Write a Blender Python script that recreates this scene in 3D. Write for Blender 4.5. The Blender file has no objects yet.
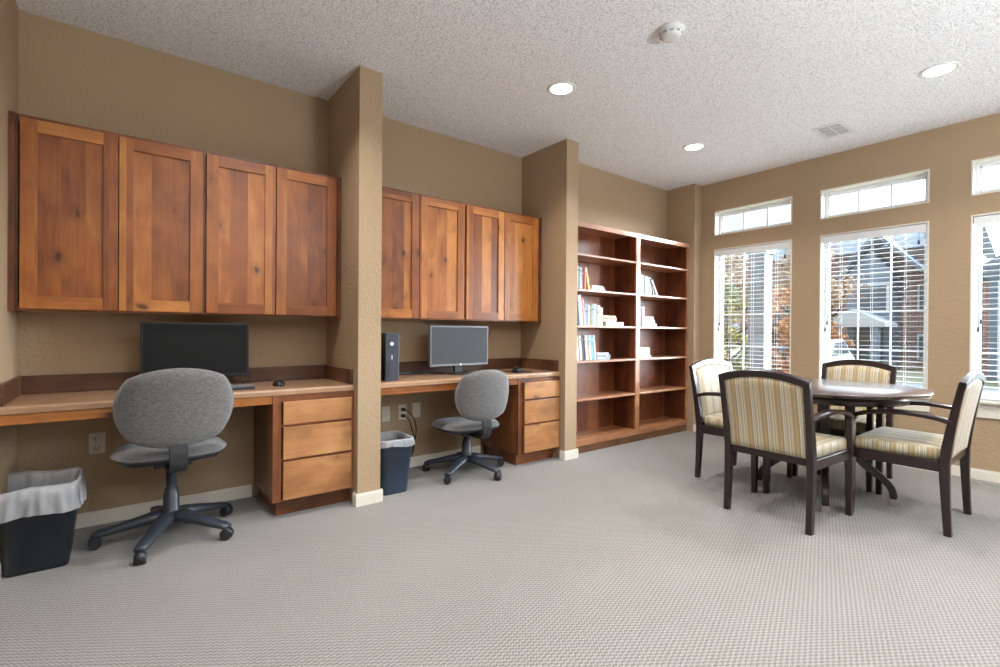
import bpy, bmesh, math, random
from mathutils import Vector, Matrix
random.seed(7)
PI = math.pi
C = bpy.context.scene.collection
R = math.radians

# ------------------------------------------------------------------ colours and materials
def lin(c):
    return tuple(((v/255.0)/12.92 if v/255.0 <= .04045 else ((v/255.0+.055)/1.055)**2.4) for v in c) + (1.0,)

def newmat(name):
    m = bpy.data.materials.new(name); m.use_nodes = True
    nt = m.node_tree
    return m, nt, nt.nodes['Principled BSDF']

def N(nt, typ, **kw):
    n = nt.nodes.new(typ)
    for k, v in kw.items():
        if k in n.inputs: n.inputs[k].default_value = v
        else: setattr(n, k, v)
    return n
def L(nt, a, b): nt.links.new(a, b)
def ramp(nt, stops, interp='LINEAR'):
    r = nt.nodes.new('ShaderNodeValToRGB'); cr = r.color_ramp; cr.interpolation = interp
    while len(cr.elements) < len(stops): cr.elements.new(0.5)
    for e, (p, c) in zip(cr.elements, stops): e.position = p; e.color = c
    return r
def mixc(nt, fac, a, b, mode='MIX'):
    n = nt.nodes.new('ShaderNodeMix'); n.data_type = 'RGBA'; n.blend_type = mode
    for s, v in ((0, fac), (6, a), (7, b)):
        if hasattr(v, 'links') or isinstance(v, bpy.types.NodeSocket): nt.links.new(v, n.inputs[s])
        else: n.inputs[s].default_value = v
    return n.outputs[2]
def math_(nt, op, a, b=None, c=None):
    n = nt.nodes.new('ShaderNodeMath'); n.operation = op
    for i, v in enumerate((a, b, c)):
        if v is None: continue
        if isinstance(v, bpy.types.NodeSocket): nt.links.new(v, n.inputs[i])
        else: n.inputs[i].default_value = v
    return n.outputs[0]
def bump(nt, bs, h, strength, dist):
    b = nt.nodes.new('ShaderNodeBump'); b.inputs['Strength'].default_value = strength; b.inputs['Distance'].default_value = dist
    nt.links.new(h, b.inputs['Height']); nt.links.new(b.outputs[0], bs.inputs['Normal'])

def plain(name, c, rough=.6, metal=0, coat=0, spec=.5, noise=None):
    m, nt, bs = newmat(name)
    bs.inputs['Base Color'].default_value = lin(c); bs.inputs['Roughness'].default_value = rough
    bs.inputs['Metallic'].default_value = metal; bs.inputs['Coat Weight'].default_value = coat
    bs.inputs['Specular IOR Level'].default_value = spec
    if noise:
        sc, amt = noise
        tc = N(nt, 'ShaderNodeTexCoord'); no = N(nt, 'ShaderNodeTexNoise', Scale=sc, Detail=4.0)
        L(nt, tc.outputs['Object'], no.inputs['Vector'])
        d = tuple(v*(1-amt) for v in lin(c)[:3])+(1,); u = tuple(min(1, v*(1+amt)) for v in lin(c)[:3])+(1,)
        r = ramp(nt, [(.3, d), (.7, u)]); L(nt, no.outputs[0], r.inputs[0]); L(nt, r.outputs[0], bs.inputs['Base Color'])
    return m

def paint(name, c, bscale=55, bstr=.35, bdist=.004, rough=.75):
    m, nt, bs = newmat(name)
    tc = N(nt, 'ShaderNodeTexCoord')
    no = N(nt, 'ShaderNodeTexNoise', Scale=float(bscale), Detail=3.0, Roughness=.55)
    L(nt, tc.outputs['Object'], no.inputs['Vector'])
    n2 = N(nt, 'ShaderNodeTexNoise', Scale=1.3, Detail=2.0)
    L(nt, tc.outputs['Object'], n2.inputs['Vector'])
    b = lin(c); r = ramp(nt, [(.3, tuple(v*.96 for v in b[:3])+(1,)), (.7, tuple(v*1.03 for v in b[:3])+(1,))])
    L(nt, n2.outputs[0], r.inputs[0]); L(nt, r.outputs[0], bs.inputs['Base Color'])
    bs.inputs['Roughness'].default_value = rough; bs.inputs['Specular IOR Level'].default_value = .3
    rr = ramp(nt, [(.42, (0, 0, 0, 1)), (.62, (1, 1, 1, 1))]); L(nt, no.outputs[0], rr.inputs[0])
    bump(nt, bs, rr.outputs[0], bstr, bdist)
    return m

def wood(name, axis, dark, mid, light, rough=.38, stave=.095, knots=1.0, sv=.42, coat=.15, gs=1.0):
    """knotty timber, grain along the object's axis; staves across it"""
    m, nt, bs = newmat(name)
    tc = N(nt, 'ShaderNodeTexCoord'); oi = N(nt, 'ShaderNodeObjectInfo')
    mul = N(nt, 'ShaderNodeVectorMath', operation='MULTIPLY'); mul.inputs[1].default_value = (13.1, 7.7, 19.3)
    L(nt, oi.outputs['Random'], mul.inputs[0])
    add = N(nt, 'ShaderNodeVectorMath', operation='ADD'); L(nt, tc.outputs['Object'], add.inputs[0]); L(nt, mul.outputs[0], add.inputs[1])
    sep = N(nt, 'ShaderNodeSeparateXYZ'); L(nt, add.outputs[0], sep.inputs[0])
    ia = 'xyz'.index(axis); oth = [k for k in range(3) if k != ia]
    # stave index across the grain
    acr = math_(nt, 'ADD', sep.outputs[oth[0]], math_(nt, 'MULTIPLY', sep.outputs[oth[1]], .31))
    st = math_(nt, 'FLOOR', math_(nt, 'DIVIDE', acr, stave))
    wn = N(nt, 'ShaderNodeTexWhiteNoise', noise_dimensions='1D'); L(nt, st, wn.inputs['W'])
    # shift the grain stave by stave
    com = N(nt, 'ShaderNodeCombineXYZ')
    for k in range(3): L(nt, (math_(nt, 'ADD', sep.outputs[k], math_(nt, 'MULTIPLY', wn.outputs['Value'], 9.0)) if k == ia else sep.outputs[k]), com.inputs[k])
    mp = N(nt, 'ShaderNodeMapping'); s = [26.0*gs]*3; s[ia] = 1.6*gs; mp.inputs['Scale'].default_value = s
    L(nt, com.outputs[0], mp.inputs[0])
    n1 = N(nt, 'ShaderNodeTexNoise', Scale=1.0, Detail=5.0, Roughness=.6, Distortion=.9); L(nt, mp.outputs[0], n1.inputs['Vector'])
    mp2 = N(nt, 'ShaderNodeMapping'); s = [120.0]*3; s[ia] = 5.0; mp2.inputs['Scale'].default_value = s
    L(nt, com.outputs[0], mp2.inputs[0])
    n2 = N(nt, 'ShaderNodeTexNoise', Scale=1.0, Detail=2.0); L(nt, mp2.outputs[0], n2.inputs['Vector'])
    mp3 = N(nt, 'ShaderNodeMapping'); s = [7.0]*3; s[ia] = 4.0; mp3.inputs['Scale'].default_value = s
    L(nt, com.outputs[0], mp3.inputs[0])
    n3 = N(nt, 'ShaderNodeTexNoise', Scale=1.0, Detail=3.0, Distortion=.6); L(nt, mp3.outputs[0], n3.inputs['Vector'])
    r1 = ramp(nt, [(.25, lin(dark)), (.5, lin(mid)), (.75, lin(light))])
    f = math_(nt, 'ADD', math_(nt, 'MULTIPLY_ADD', n1.outputs[0], .26, .5-.13-.24), math_(nt, 'MULTIPLY', n3.outputs[0], .48))
    f = math_(nt, 'ADD', f, math_(nt, 'MULTIPLY', math_(nt, 'SUBTRACT', wn.outputs['Value'], .5), sv))
    f = math_(nt, 'ADD', f, math_(nt, 'MULTIPLY', math_(nt, 'SUBTRACT', n2.outputs[0], .5), .16))
    L(nt, f, r1.inputs[0])
    # knots
    mp4 = N(nt, 'ShaderNodeMapping'); s = [7.0]*3; s[ia] = 4.4; mp4.inputs['Scale'].default_value = s
    L(nt, add.outputs[0], mp4.inputs[0])
    dn = N(nt, 'ShaderNodeTexNoise', Scale=3.0, Detail=2.0); L(nt, mp4.outputs[0], dn.inputs['Vector'])
    dv = N(nt, 'ShaderNodeVectorMath', operation='MULTIPLY_ADD'); L(nt, dn.outputs['Color'], dv.inputs[0]); dv.inputs[1].default_value = (.25,)*3; L(nt, mp4.outputs[0], dv.inputs[2])
    vo = N(nt, 'ShaderNodeTexVoronoi', Scale=1.0); L(nt, dv.outputs[0], vo.inputs['Vector'])
    kr = ramp(nt, [(.05, (1, 1, 1, 1)), (.09, (.8, .8, .8, 1)), (.12, (.34, .34, .34, 1)), (.30, (0, 0, 0, 1))])
    L(nt, vo.outputs['Distance'], kr.inputs[0])
    kf = math_(nt, 'MULTIPLY', kr.outputs[0], knots*.9)
    kcol = tuple(v*.30 for v in lin(dark)[:3])+(1,)
    L(nt, mixc(nt, kf, r1.outputs[0], kcol), bs.inputs['Base Color'])
    bs.inputs['Roughness'].default_value = rough; bs.inputs['Coat Weight'].default_value = coat; bs.inputs['Coat Roughness'].default_value = .25
    bump(nt, bs, n2.outputs[0], .06, .002)
    return m

M = {}
# room surfaces
M['wall'] = paint('tan_wall_paint', (172, 148, 119))
M['white_trim'] = plain('white_trim_paint', (226, 220, 208), .45)
M['white_frame'] = plain('white_vinyl', (232, 233, 234), .4)

def mk_ceiling():
    m, nt, bs = newmat('popcorn_ceiling')
    tc = N(nt, 'ShaderNodeTexCoord')
    n1 = N(nt, 'ShaderNodeTexNoise', Scale=75.0, Detail=3.0, Roughness=.6); L(nt, tc.outputs['Object'], n1.inputs['Vector'])
    n2 = N(nt, 'ShaderNodeTexVoronoi', Scale=105.0); L(nt, tc.outputs['Object'], n2.inputs['Vector'])
    h = math_(nt, 'SUBTRACT', n1.outputs[0], math_(nt, 'MULTIPLY', n2.outputs['Distance'], .55))
    r = ramp(nt, [(.0, lin((214, 214, 214))), (.3, lin((248, 248, 248)))]); L(nt, h, r.inputs[0])
    L(nt, r.outputs[0], bs.inputs['Base Color']); bs.inputs['Roughness'].default_value = .95; bs.inputs['Specular IOR Level'].default_value = .1
    bump(nt, bs, h, .6, .009)
    return m
M['ceiling'] = mk_ceiling()

def mk_carpet():
    m, nt, bs = newmat('loop_carpet')
    tc = N(nt, 'ShaderNodeTexCoord')
    rot = N(nt, 'ShaderNodeMapping'); rot.inputs['Rotation'].default_value = (0, 0, R(8)); L(nt, tc.outputs['Object'], rot.inputs[0])
    sep = N(nt, 'ShaderNodeSeparateXYZ'); L(nt, rot.outputs[0], sep.inputs[0])
    u = math_(nt, 'SINE', math_(nt, 'MULTIPLY', sep.outputs[0], 2*PI/.0185))
    v = math_(nt, 'SINE', math_(nt, 'ADD', math_(nt, 'MULTIPLY', sep.outputs[1], 2*PI/.0185), math_(nt, 'MULTIPLY', math_(nt, 'FLOOR', math_(nt, 'DIVIDE', sep.outputs[0], .0185)), PI)))
    loop = math_(nt, 'MULTIPLY', u, v)
    n1 = N(nt, 'ShaderNodeTexNoise', Scale=160.0, Detail=2.0); L(nt, tc.outputs['Object'], n1.inputs['Vector'])
    n2 = N(nt, 'ShaderNodeTexNoise', Scale=1.1, Detail=3.0); L(nt, tc.outputs['Object'], n2.inputs['Vector'])
    f = math_(nt, 'ADD', math_(nt, 'MULTIPLY', loop, .22), .38)
    f = math_(nt, 'ADD', f, math_(nt, 'MULTIPLY', math_(nt, 'SUBTRACT', n1.outputs[0], .5), .75))
    f = math_(nt, 'ADD', f, math_(nt, 'MULTIPLY', n2.outputs[0], .22))
    r = ramp(nt, [(.2, lin((92, 89, 86))), (.5, lin((133, 130, 126))), (.8, lin((160, 157, 153)))]); L(nt, f, r.inputs[0])
    L(nt, r.outputs[0], bs.inputs['Base Color']); bs.inputs['Roughness'].default_value = .82; bs.inputs['Specular IOR Level'].default_value = .28
    bs.inputs['Sheen Weight'].default_value = .15
    bump(nt, bs, loop, .35, .004)
    return m
M['carpet'] = mk_carpet()

cab = dict(dark=(110, 56, 22), mid=(156, 90, 38), light=(194, 128, 62))
M['cab_v'] = wood('alder_vertical', 'z', **cab)
M['cab_h'] = wood('alder_horizontal', 'x', **cab)
M['frame_v'] = wood('alder_frame_vertical', 'z', (78, 42, 22), (128, 74, 40), (164, 100, 56))
M['frame_h'] = wood('alder_frame_horizontal', 'x', (78, 42, 22), (128, 74, 40), (164, 100, 56))
M['drawer'] = wood('alder_drawer_front', 'x', (118, 74, 42), (176, 122, 76), (208, 158, 104), stave=.6, sv=.1, gs=.8)
M['case_v'] = wood('bookcase_vertical', 'z', (84, 42, 23), (132, 73, 41), (166, 103, 62), stave=.16, knots=.6)
M['case_h'] = wood('bookcase_horizontal', 'x', (122, 76, 48), (168, 114, 78), (198, 148, 110), stave=.5, sv=.1, knots=.5, rough=.3)
M['case_plinth'] = wood('bookcase_plinth', 'x', (92, 58, 34), (134, 90, 54), (160, 112, 70), stave=.3)
M['top_x'] = wood('laminate_desk_top', 'x', (136, 102, 76), (166, 130, 100), (190, 154, 122), stave=.5, knots=.35, rough=.28, coat=.25, sv=.05)
M['splash'] = wood('laminate_backsplash', 'x', (84, 54, 38), (110, 74, 52), (134, 94, 68), stave=.5, knots=.3, rough=.35)
esp = dict(dark=(22, 12, 12), mid=(36, 21, 20), light=(48, 29, 27))
def darkw(name, ax): return wood(name, ax, esp['dark'], esp['mid'], esp['light'], rough=.3, coat=.25, knots=0, stave=.5, sv=.05)
M['espresso'] = darkw('espresso_wood', 'z')
M['table_top'] = wood('espresso_table_top', 'x', (52, 36, 36), (70, 50, 48), (88, 66, 64), rough=.25, coat=1.0, knots=0, stave=.12, sv=.25)

def mk_stripe():
    m, nt, bs = newmat('striped_upholstery')
    tc = N(nt, 'ShaderNodeTexCoord'); sep = N(nt, 'ShaderNodeSeparateXYZ'); L(nt, tc.outputs['Object'], sep.inputs[0])
    ns = N(nt, 'ShaderNodeSeparateXYZ'); L(nt, tc.outputs['Normal'], ns.inputs[0])
    side = math_(nt, 'GREATER_THAN', math_(nt, 'ABSOLUTE', ns.outputs[0]), .72)
    co = math_(nt, 'ADD', math_(nt, 'MULTIPLY', sep.outputs[0], math_(nt, 'SUBTRACT', 1.0, side)), math_(nt, 'MULTIPLY', sep.outputs[1], side))
    fr = math_(nt, 'FRACT', math_(nt, 'ADD', math_(nt, 'DIVIDE', co, .092), 20.13))
    cr = lin((220, 216, 200)); tan = lin((170, 147, 108)); gold = lin((194, 174, 130)); ol = lin((126, 114, 84)); bl = lin((172, 182, 180)); br = lin((152, 124, 88))
    stops = [(0, tan), (.16, gold), (.22, tan), (.34, ol), (.37, cr), (.43, bl), (.47, gold), (.52, cr), (.57, ol), (.60, gold), (.68, bl), (.72, cr), (.78, br), (.81, gold), (.88, cr), (.91, bl), (.94, gold)]
    r = ramp(nt, stops, 'CONSTANT'); L(nt, fr, r.inputs[0])
    no = N(nt, 'ShaderNodeTexNoise', Scale=300.0); L(nt, tc.outputs['Object'], no.inputs['Vector'])
    mp = N(nt, 'ShaderNodeMapping'); mp.inputs['Scale'].default_value = (700, 120, 120); L(nt, tc.outputs['Object'], mp.inputs[0])
    col = mixc(nt, .10, r.outputs[0], gold)
    nr = ramp(nt, [(.3, (.82, .82, .82, 1)), (.7, (1.1, 1.1, 1.1, 1))]); L(nt, no.outputs[0], nr.inputs[0])
    L(nt, mixc(nt, 1.0, col, nr.outputs[0], 'MULTIPLY'), bs.inputs['Base Color'])
    bs.inputs['Roughness'].default_value = .55; bs.inputs['Sheen Weight'].default_value = .25
    bump(nt, bs, no.outputs[0], .15, .001)
    return m
M['stripe'] = mk_stripe()

def mk_tweed():
    m, nt, bs = newmat('grey_tweed')
    tc = N(nt, 'ShaderNodeTexCoord')
    fs = []
    for sc in ((40, 40, 420), (420, 420, 60)):
        mp = N(nt, 'ShaderNodeMapping'); mp.inputs['Scale'].default_value = sc; L(nt, tc.outputs['Object'], mp.inputs[0])
        n = N(nt, 'ShaderNodeTexNoise', Scale=1.0, Detail=2.0); L(nt, mp.outputs[0], n.inputs['Vector']); fs.append(n.outputs[0])
    f = math_(nt, 'MULTIPLY', math_(nt, 'ADD', fs[0], fs[1]), .5)
    r = ramp(nt, [(.36, lin((72, 70, 70))), (.5, lin((96, 93, 92))), (.64, lin((118, 115, 113)))]); L(nt, f, r.inputs[0])
    L(nt, r.outputs[0], bs.inputs['Base Color']); bs.inputs['Roughness'].default_value = .85; bs.inputs['Sheen Weight'].default_value = .4
    bump(nt, bs, f, .4, .002)
    return m
M['tweed'] = mk_tweed()
M['black_plastic'] = plain('black_plastic', (38, 40, 44), .42)
M['chair_plastic'] = plain('charcoal_chair_plastic', (50, 55, 64), .38)
M['bin_plastic'] = plain('navy_black_bin_plastic', (26, 31, 38), .45, noise=(6, .25))
M['bin_blue'] = plain('slate_blue_bin_plastic', (44, 58, 76), .45, noise=(6, .2))
M['screen'] = plain('dark_screen', (20, 21, 21), .5, spec=.25)
M['screen_b'] = plain('grey_screen', (58, 60, 62), .5, spec=.3)
M['bezel'] = plain('silver_bezel', (118, 120, 124), .35, metal=.4)
M['bezel_dark'] = plain('black_bezel', (30, 31, 34), .35)
M['tower'] = plain('tower_face', (58, 62, 72), .4)
M['tower_edge'] = plain('tower_edge', (112, 114, 120), .35, metal=.3)
M['emblem'] = plain('white_emblem', (225, 226, 230), .4)
M['plate'] = plain('ivory_plate', (212, 204, 188), .45)
M['slot'] = plain('slot_dark', (40, 36, 32), .6)
M['keys'] = plain('grey_keys', (120, 120, 122), .5)
M['tip'] = plain('nickel_ferrule', (190, 184, 176), .3, metal=.9)
M['steel'] = plain('steel', (150, 150, 150), .35, metal=.9)
M['grille_dark'] = plain('vent_dark', (150, 150, 152), .8)
M['detector'] = plain('white_plastic', (222, 222, 218), .5)

def mk_bag():
    m, nt, bs = newmat('thin_white_bag')
    bs.inputs['Base Color'].default_value = lin((228, 230, 234)); bs.inputs['Roughness'].default_value = .3
    tr = N(nt, 'ShaderNodeBsdfTransparent'); tl = N(nt, 'ShaderNodeBsdfTranslucent'); tl.inputs[0].default_value = lin((225, 228, 232))
    a = N(nt, 'ShaderNodeMixShader'); a.inputs[0].default_value = .35; L(nt, bs.outputs[0], a.inputs[1]); L(nt, tl.outputs[0], a.inputs[2])
    b = N(nt, 'ShaderNodeMixShader'); b.inputs[0].default_value = .42; L(nt, a.outputs[0], b.inputs[1]); L(nt, tr.outputs[0], b.inputs[2])
    tc = N(nt, 'ShaderNodeTexCoord'); no = N(nt, 'ShaderNodeTexNoise', Scale=9.0, Detail=3.0, Distortion=.3); L(nt, tc.outputs['Object'], no.inputs['Vector'])
    bump(nt, bs, no.outputs[0], .7, .03)
    L(nt, b.outputs[0], nt.nodes['Material Output'].inputs[0])
    return m
M['bag'] = mk_bag()

def mk_glass():
    m, nt, bs = newmat('window_glass')
    nt.nodes.remove(bs)
    tr = N(nt, 'ShaderNodeBsdfTransparent'); tr.inputs[0].default_value = (.94, .97, .98, 1)
    gl = N(nt, 'ShaderNodeBsdfGlossy'); gl.inputs['Roughness'].default_value = .02
    a = N(nt, 'ShaderNodeMixShader'); a.inputs[0].default_value = .06; L(nt, tr.outputs[0], a.inputs[1]); L(nt, gl.outputs[0], a.inputs[2])
    L(nt, a.outputs[0], nt.nodes['Material Output'].inputs[0])
    return m
M['glass'] = mk_glass()
def emis(name, c, s):
    m, nt, bs = newmat(name); bs.inputs['Emission Color'].default_value = lin(c); bs.inputs['Emission Strength'].default_value = s
    bs.inputs['Base Color'].default_value = (0, 0, 0, 1); return m
M['lamp'] = emis('downlight_lens', (255, 250, 240), 6.0)

def mk_brick():
    m, nt, bs = newmat('red_brick')
    tc = N(nt, 'ShaderNodeTexCoord'); sep = N(nt, 'ShaderNodeSeparateXYZ'); L(nt, tc.outputs['Object'], sep.inputs[0])
    com = N(nt, 'ShaderNodeCombineXYZ'); L(nt, math_(nt, 'ADD', sep.outputs[0], sep.outputs[1]), com.inputs[0]); L(nt, sep.outputs[2], com.inputs[1])
    b = N(nt, 'ShaderNodeTexBrick', Scale=1.0); L(nt, com.outputs[0], b.inputs['Vector'])
    b.inputs['Color1'].default_value = lin((180, 138, 128)); b.inputs['Color2'].default_value = lin((150, 108, 100)); b.inputs['Mortar'].default_value = lin((190, 180, 170))
    b.inputs['Mortar Size'].default_value = .012; b.inputs['Brick Width'].default_value = .24; b.inputs['Row Height'].default_value = .085
    L(nt, b.outputs[0], bs.inputs['Base Color']); bs.inputs['Roughness'].default_value = .9
    return m
M['brick'] = mk_brick()
M['shingle'] = plain('grey_shingle', (128, 138, 152), .85, noise=(9, .2))
M['siding'] = plain('pale_blue_siding', (142, 158, 176), .7, noise=(3, .06))
M['porch_white'] = plain('porch_white', (228, 234, 240), .6)
M['dark_glass'] = plain('dark_house_glass', (104, 118, 130), .15, spec=.8)
M['garage'] = plain('grey_slat_door', (112, 118, 124), .7)
M['stone'] = plain('grey_column_stucco', (112, 118, 126), .85, noise=(14, .16))
M['bark'] = plain('bark', (92, 76, 62), .95, noise=(8, .3))
M['grass'] = plain('lawn', (142, 140, 108), .95, noise=(2.5, .3))
M['asphalt'] = plain('driveway', (168, 168, 168), .9, noise=(4, .1))
M['car_paint'] = plain('white_car_paint', (222, 228, 236), .2, coat=.8)
M['car_glass'] = plain('car_glass', (60, 74, 88), .1, spec=.8)
M['tyre'] = plain('tyre', (34, 34, 36), .8)
M['red'] = plain('tail_lamp_red', (176, 44, 40), .3)
def leafmat(name, a, b, c):
    m, nt, bs = newmat(name)
    tc = N(nt, 'ShaderNodeTexCoord'); no = N(nt, 'ShaderNodeTexNoise', Scale=1.7, Detail=3.0); L(nt, tc.outputs['Object'], no.inputs['Vector'])
    g = N(nt, 'ShaderNodeTexWhiteNoise', noise_dimensions='3D'); sc = N(nt, 'ShaderNodeVectorMath', operation='SNAP'); sc.inputs[1].default_value = (.12,)*3
    L(nt, tc.outputs['Object'], sc.inputs[0]); L(nt, sc.outputs[0], g.inputs['Vector'])
    f = math_(nt, 'ADD', math_(nt, 'MULTIPLY', no.outputs[0], .6), math_(nt, 'MULTIPLY', g.outputs['Value'], .4))
    r = ramp(nt, [(.25, lin(a)), (.5, lin(b)), (.75, lin(c))]); L(nt, f, r.inputs[0]); L(nt, r.outputs[0], bs.inputs['Base Color'])
    bs.inputs['Roughness'].default_value = .8
    return m
M['leaf_orange'] = leafmat('autumn_orange_leaves', (148, 92, 56), (190, 132, 82), (214, 172, 118))
M['leaf_tan'] = leafmat('tan_leaves', (140, 112, 88), (182, 152, 120), (216, 194, 164))
M['leaf_green'] = leafmat('yellow_green_leaves', (84, 92, 52), (146, 144, 78), (214, 190, 110))

# ------------------------------------------------------------------ mesh helpers
class MB:
    def __init__(s): s.bm = bmesh.new(); s.mi = 0
    def mark(s, n0, smooth=False):
        s.bm.faces.ensure_lookup_table()
        for f in list(s.bm.faces)[n0:]:
            f.material_index = s.mi
            if smooth: f.smooth = True
    def box(s, x0, x1, y0, y1, z0, z1, bev=0, mat=None, mi=None):
        if mi is not None: s.mi = mi
        n0 = len(s.bm.faces)
        vs = [s.bm.verts.new(((x1 if i & 1 else x0), (y1 if i & 2 else y0), (z1 if i & 4 else z0))) for i in range(8)]
        fs = [s.bm.faces.new([vs[k] for k in q]) for q in ((0, 2, 3, 1), (4, 5, 7, 6), (0, 1, 5, 4), (2, 6, 7, 3), (0, 4, 6, 2), (1, 3, 7, 5))]
        if bev > 0:
            es = list({e for f in fs for e in f.edges})
            bmesh.ops.bevel(s.bm, geom=es, offset=bev, segments=2, affect='EDGES', profile=.6)
            vs = list({v for f in list(s.bm.faces)[n0:] for v in f.verts})
        if mat is not None: bmesh.ops.transform(s.bm, matrix=mat, verts=vs)
        s.mark(n0); return s
    def cyl(s, p0, p1, r0, r1=None, seg=20, smooth=True, mi=None):
        if mi is not None: s.mi = mi
        r1 = r0 if r1 is None else r1
        p0, p1 = Vector(p0), Vector(p1); d = (p1-p0).normalized()
        a = d.orthogonal().normalized(); b = d.cross(a)
        n0 = len(s.bm.faces); rings = []
        for p, r in ((p0, r0), (p1, r1)):
            rings.append([s.bm.verts.new(p+a*r*math.cos(2*PI*k/seg)+b*r*math.sin(2*PI*k/seg)) for k in range(seg)])
        for k in range(seg):
            f = s.bm.faces.new((rings[0][k], rings[0][(k+1) % seg], rings[1][(k+1) % seg], rings[1][k])); f.smooth = smooth; f.material_index = s.mi
        for rg, rev in ((rings[0], True), (rings[1], False)):
            f = s.bm.faces.new(rg[::-1] if rev else rg); f.material_index = s.mi
        return s
    def lathe(s, prof, cx=0, cy=0, seg=40, smooth=True, mi=None):
        if mi is not None: s.mi = mi
        rings = []
        for r, z in prof:
            rings.append([s.bm.verts.new((cx+r*math.cos(2*PI*k/seg), cy+r*math.sin(2*PI*k/seg), z)) for k in range(seg)] if r > 1e-6 else [s.bm.verts.new((cx, cy, z))])
        for a, b in zip(rings, rings[1:]):
            for k in range(seg):
                k2 = (k+1) % seg
                q = [a[k] if len(a) > 1 else a[0], a[k2] if len(a) > 1 else None, b[k2] if len(b) > 1 else None, b[k] if len(b) > 1 else b[0]]
                q = [v for v in q if v is not None]
                if len(q) >= 3:
                    f = s.bm.faces.new(q); f.smooth = smooth; f.material_index = s.mi
        return s
    def sweep(s, path, side, wh, smooth=False, mi=None, rnd=0.0):
        """section w along side, h across, corners cut by rnd"""
        if mi is not None: s.mi = mi
        side = Vector(side).normalized(); path = [Vector(p) for p in path]; rings = []
        for i, p in enumerate(path):
            t = (path[min(i+1, len(path)-1)]-path[max(i-1, 0)]).normalized()
            n = side.cross(t).normalized()
            w, h = wh[i] if isinstance(wh, list) else wh
            c = rnd*min(w, h)
            pts = [(w/2-c, h/2), (-w/2+c, h/2), (-w/2, h/2-c), (-w/2, -h/2+c), (-w/2+c, -h/2), (w/2-c, -h/2), (w/2, -h/2+c), (w/2, h/2-c)] if rnd > 0 else [(w/2, h/2), (-w/2, h/2), (-w/2, -h/2), (w/2, -h/2)]
            rings.append([s.bm.verts.new(p+side*a+n*b) for a, b in pts])
        m = len(rings[0])
        for a, b in zip(rings, rings[1:]):
            for k in range(m):
                f = s.bm.faces.new((a[k], a[(k+1) % m], b[(k+1) % m], b[k])); f.material_index = s.mi; f.smooth = smooth
        for rg in (rings[0][::-1], rings[-1]): s.bm.faces.new(rg).material_index = s.mi
        return s
    def tube(s, path, r, seg=8, mi=None):
        if mi is not None: s.mi = mi
        path = [Vector(p) for p in path]; rings = []; a = None
        for i, p in enumerate(path):
            t = (path[min(i+1, len(path)-1)]-path[max(i-1, 0)]).normalized()
            a = t.orthogonal().normalized() if a is None else (a-t*a.dot(t)).normalized()
            b = t.cross(a)
            rings.append([s.bm.verts.new(p+a*r*math.cos(2*PI*k/seg)+b*r*math.sin(2*PI*k/seg)) for k in range(seg)])
        for x, y in zip(rings, rings[1:]):
            for k in range(seg):
                f = s.bm.faces.new((x[k], x[(k+1) % seg], y[(k+1) % seg], y[k])); f.smooth = True; f.material_index = s.mi
        for rg in (rings[0][::-1], rings[-1]): s.bm.faces.new(rg).material_index = s.mi
        return s
    def pad(s, fn, nu=16, nv=16, mi=None):
        """closed cushion: fn(u, v, side) -> point, side +1 / -1"""
        if mi is not None: s.mi = mi
        g = {}
        for sd in (1, -1):
            for i in range(nu+1):
                for j in range(nv+1):
                    edge = i in (0, nu) or j in (0, nv)
                    g[(i, j, sd)] = s.bm.verts.new(fn(2*i/nu-1, 2*j/nv-1, sd))
        for sd in (1, -1):
            for i in range(nu):
                for j in range(nv):
                    q = [g[(i, j, sd)], g[(i+1, j, sd)], g[(i+1, j+1, sd)], g[(i, j+1, sd)]]
                    f = s.bm.faces.new(q if sd > 0 else q[::-1]); f.smooth = True; f.material_index = s.mi
        loop = [(i, 0) for i in range(nu)]+[(nu, j) for j in range(nv)]+[(i, nv) for i in range(nu, 0, -1)]+[(0, j) for j in range(nv, 0, -1)]
        for k in range(len(loop)):
            a, b = loop[k], loop[(k+1) % len(loop)]
            f = s.bm.faces.new((g[a+(1,)], g[a+(-1,)], g[b+(-1,)], g[b+(1,)])); f.smooth = True; f.material_index = s.mi
        return s
    def prism(s, poly, axis, a0, a1, mi=None):
        """poly of 2-d points in the other two axes (in order), extruded along axis"""
        if mi is not None: s.mi = mi
        def P(p, a):
            return {'x': (a, p[0], p[1]), 'y': (p[0], a, p[1]), 'z': (p[0], p[1], a)}[axis]
        A = [s.bm.verts.new(P(p, a0)) for p in poly]; B = [s.bm.verts.new(P(p, a1)) for p in poly]
        n = len(poly)
        for k in range(n): s.bm.faces.new((A[k], A[(k+1) % n], B[(k+1) % n], B[k])).material_index = s.mi
        s.bm.faces.new(A[::-1]).material_index = s.mi; s.bm.faces.new(B).material_index = s.mi
        return s
    def build(s, name, mats, parent=None):
        bmesh.ops.recalc_face_normals(s.bm, faces=s.bm.faces)
        me = bpy.data.meshes.new(name); s.bm.to_mesh(me); s.bm.free()
        for m in (mats if isinstance(mats, (list, tuple)) else [mats]): me.materials.append(M[m] if isinstance(m, str) else m)
        o = bpy.data.objects.new(name, me); C.objects.link(o)
        if parent: o.parent = parent
        return o

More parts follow.
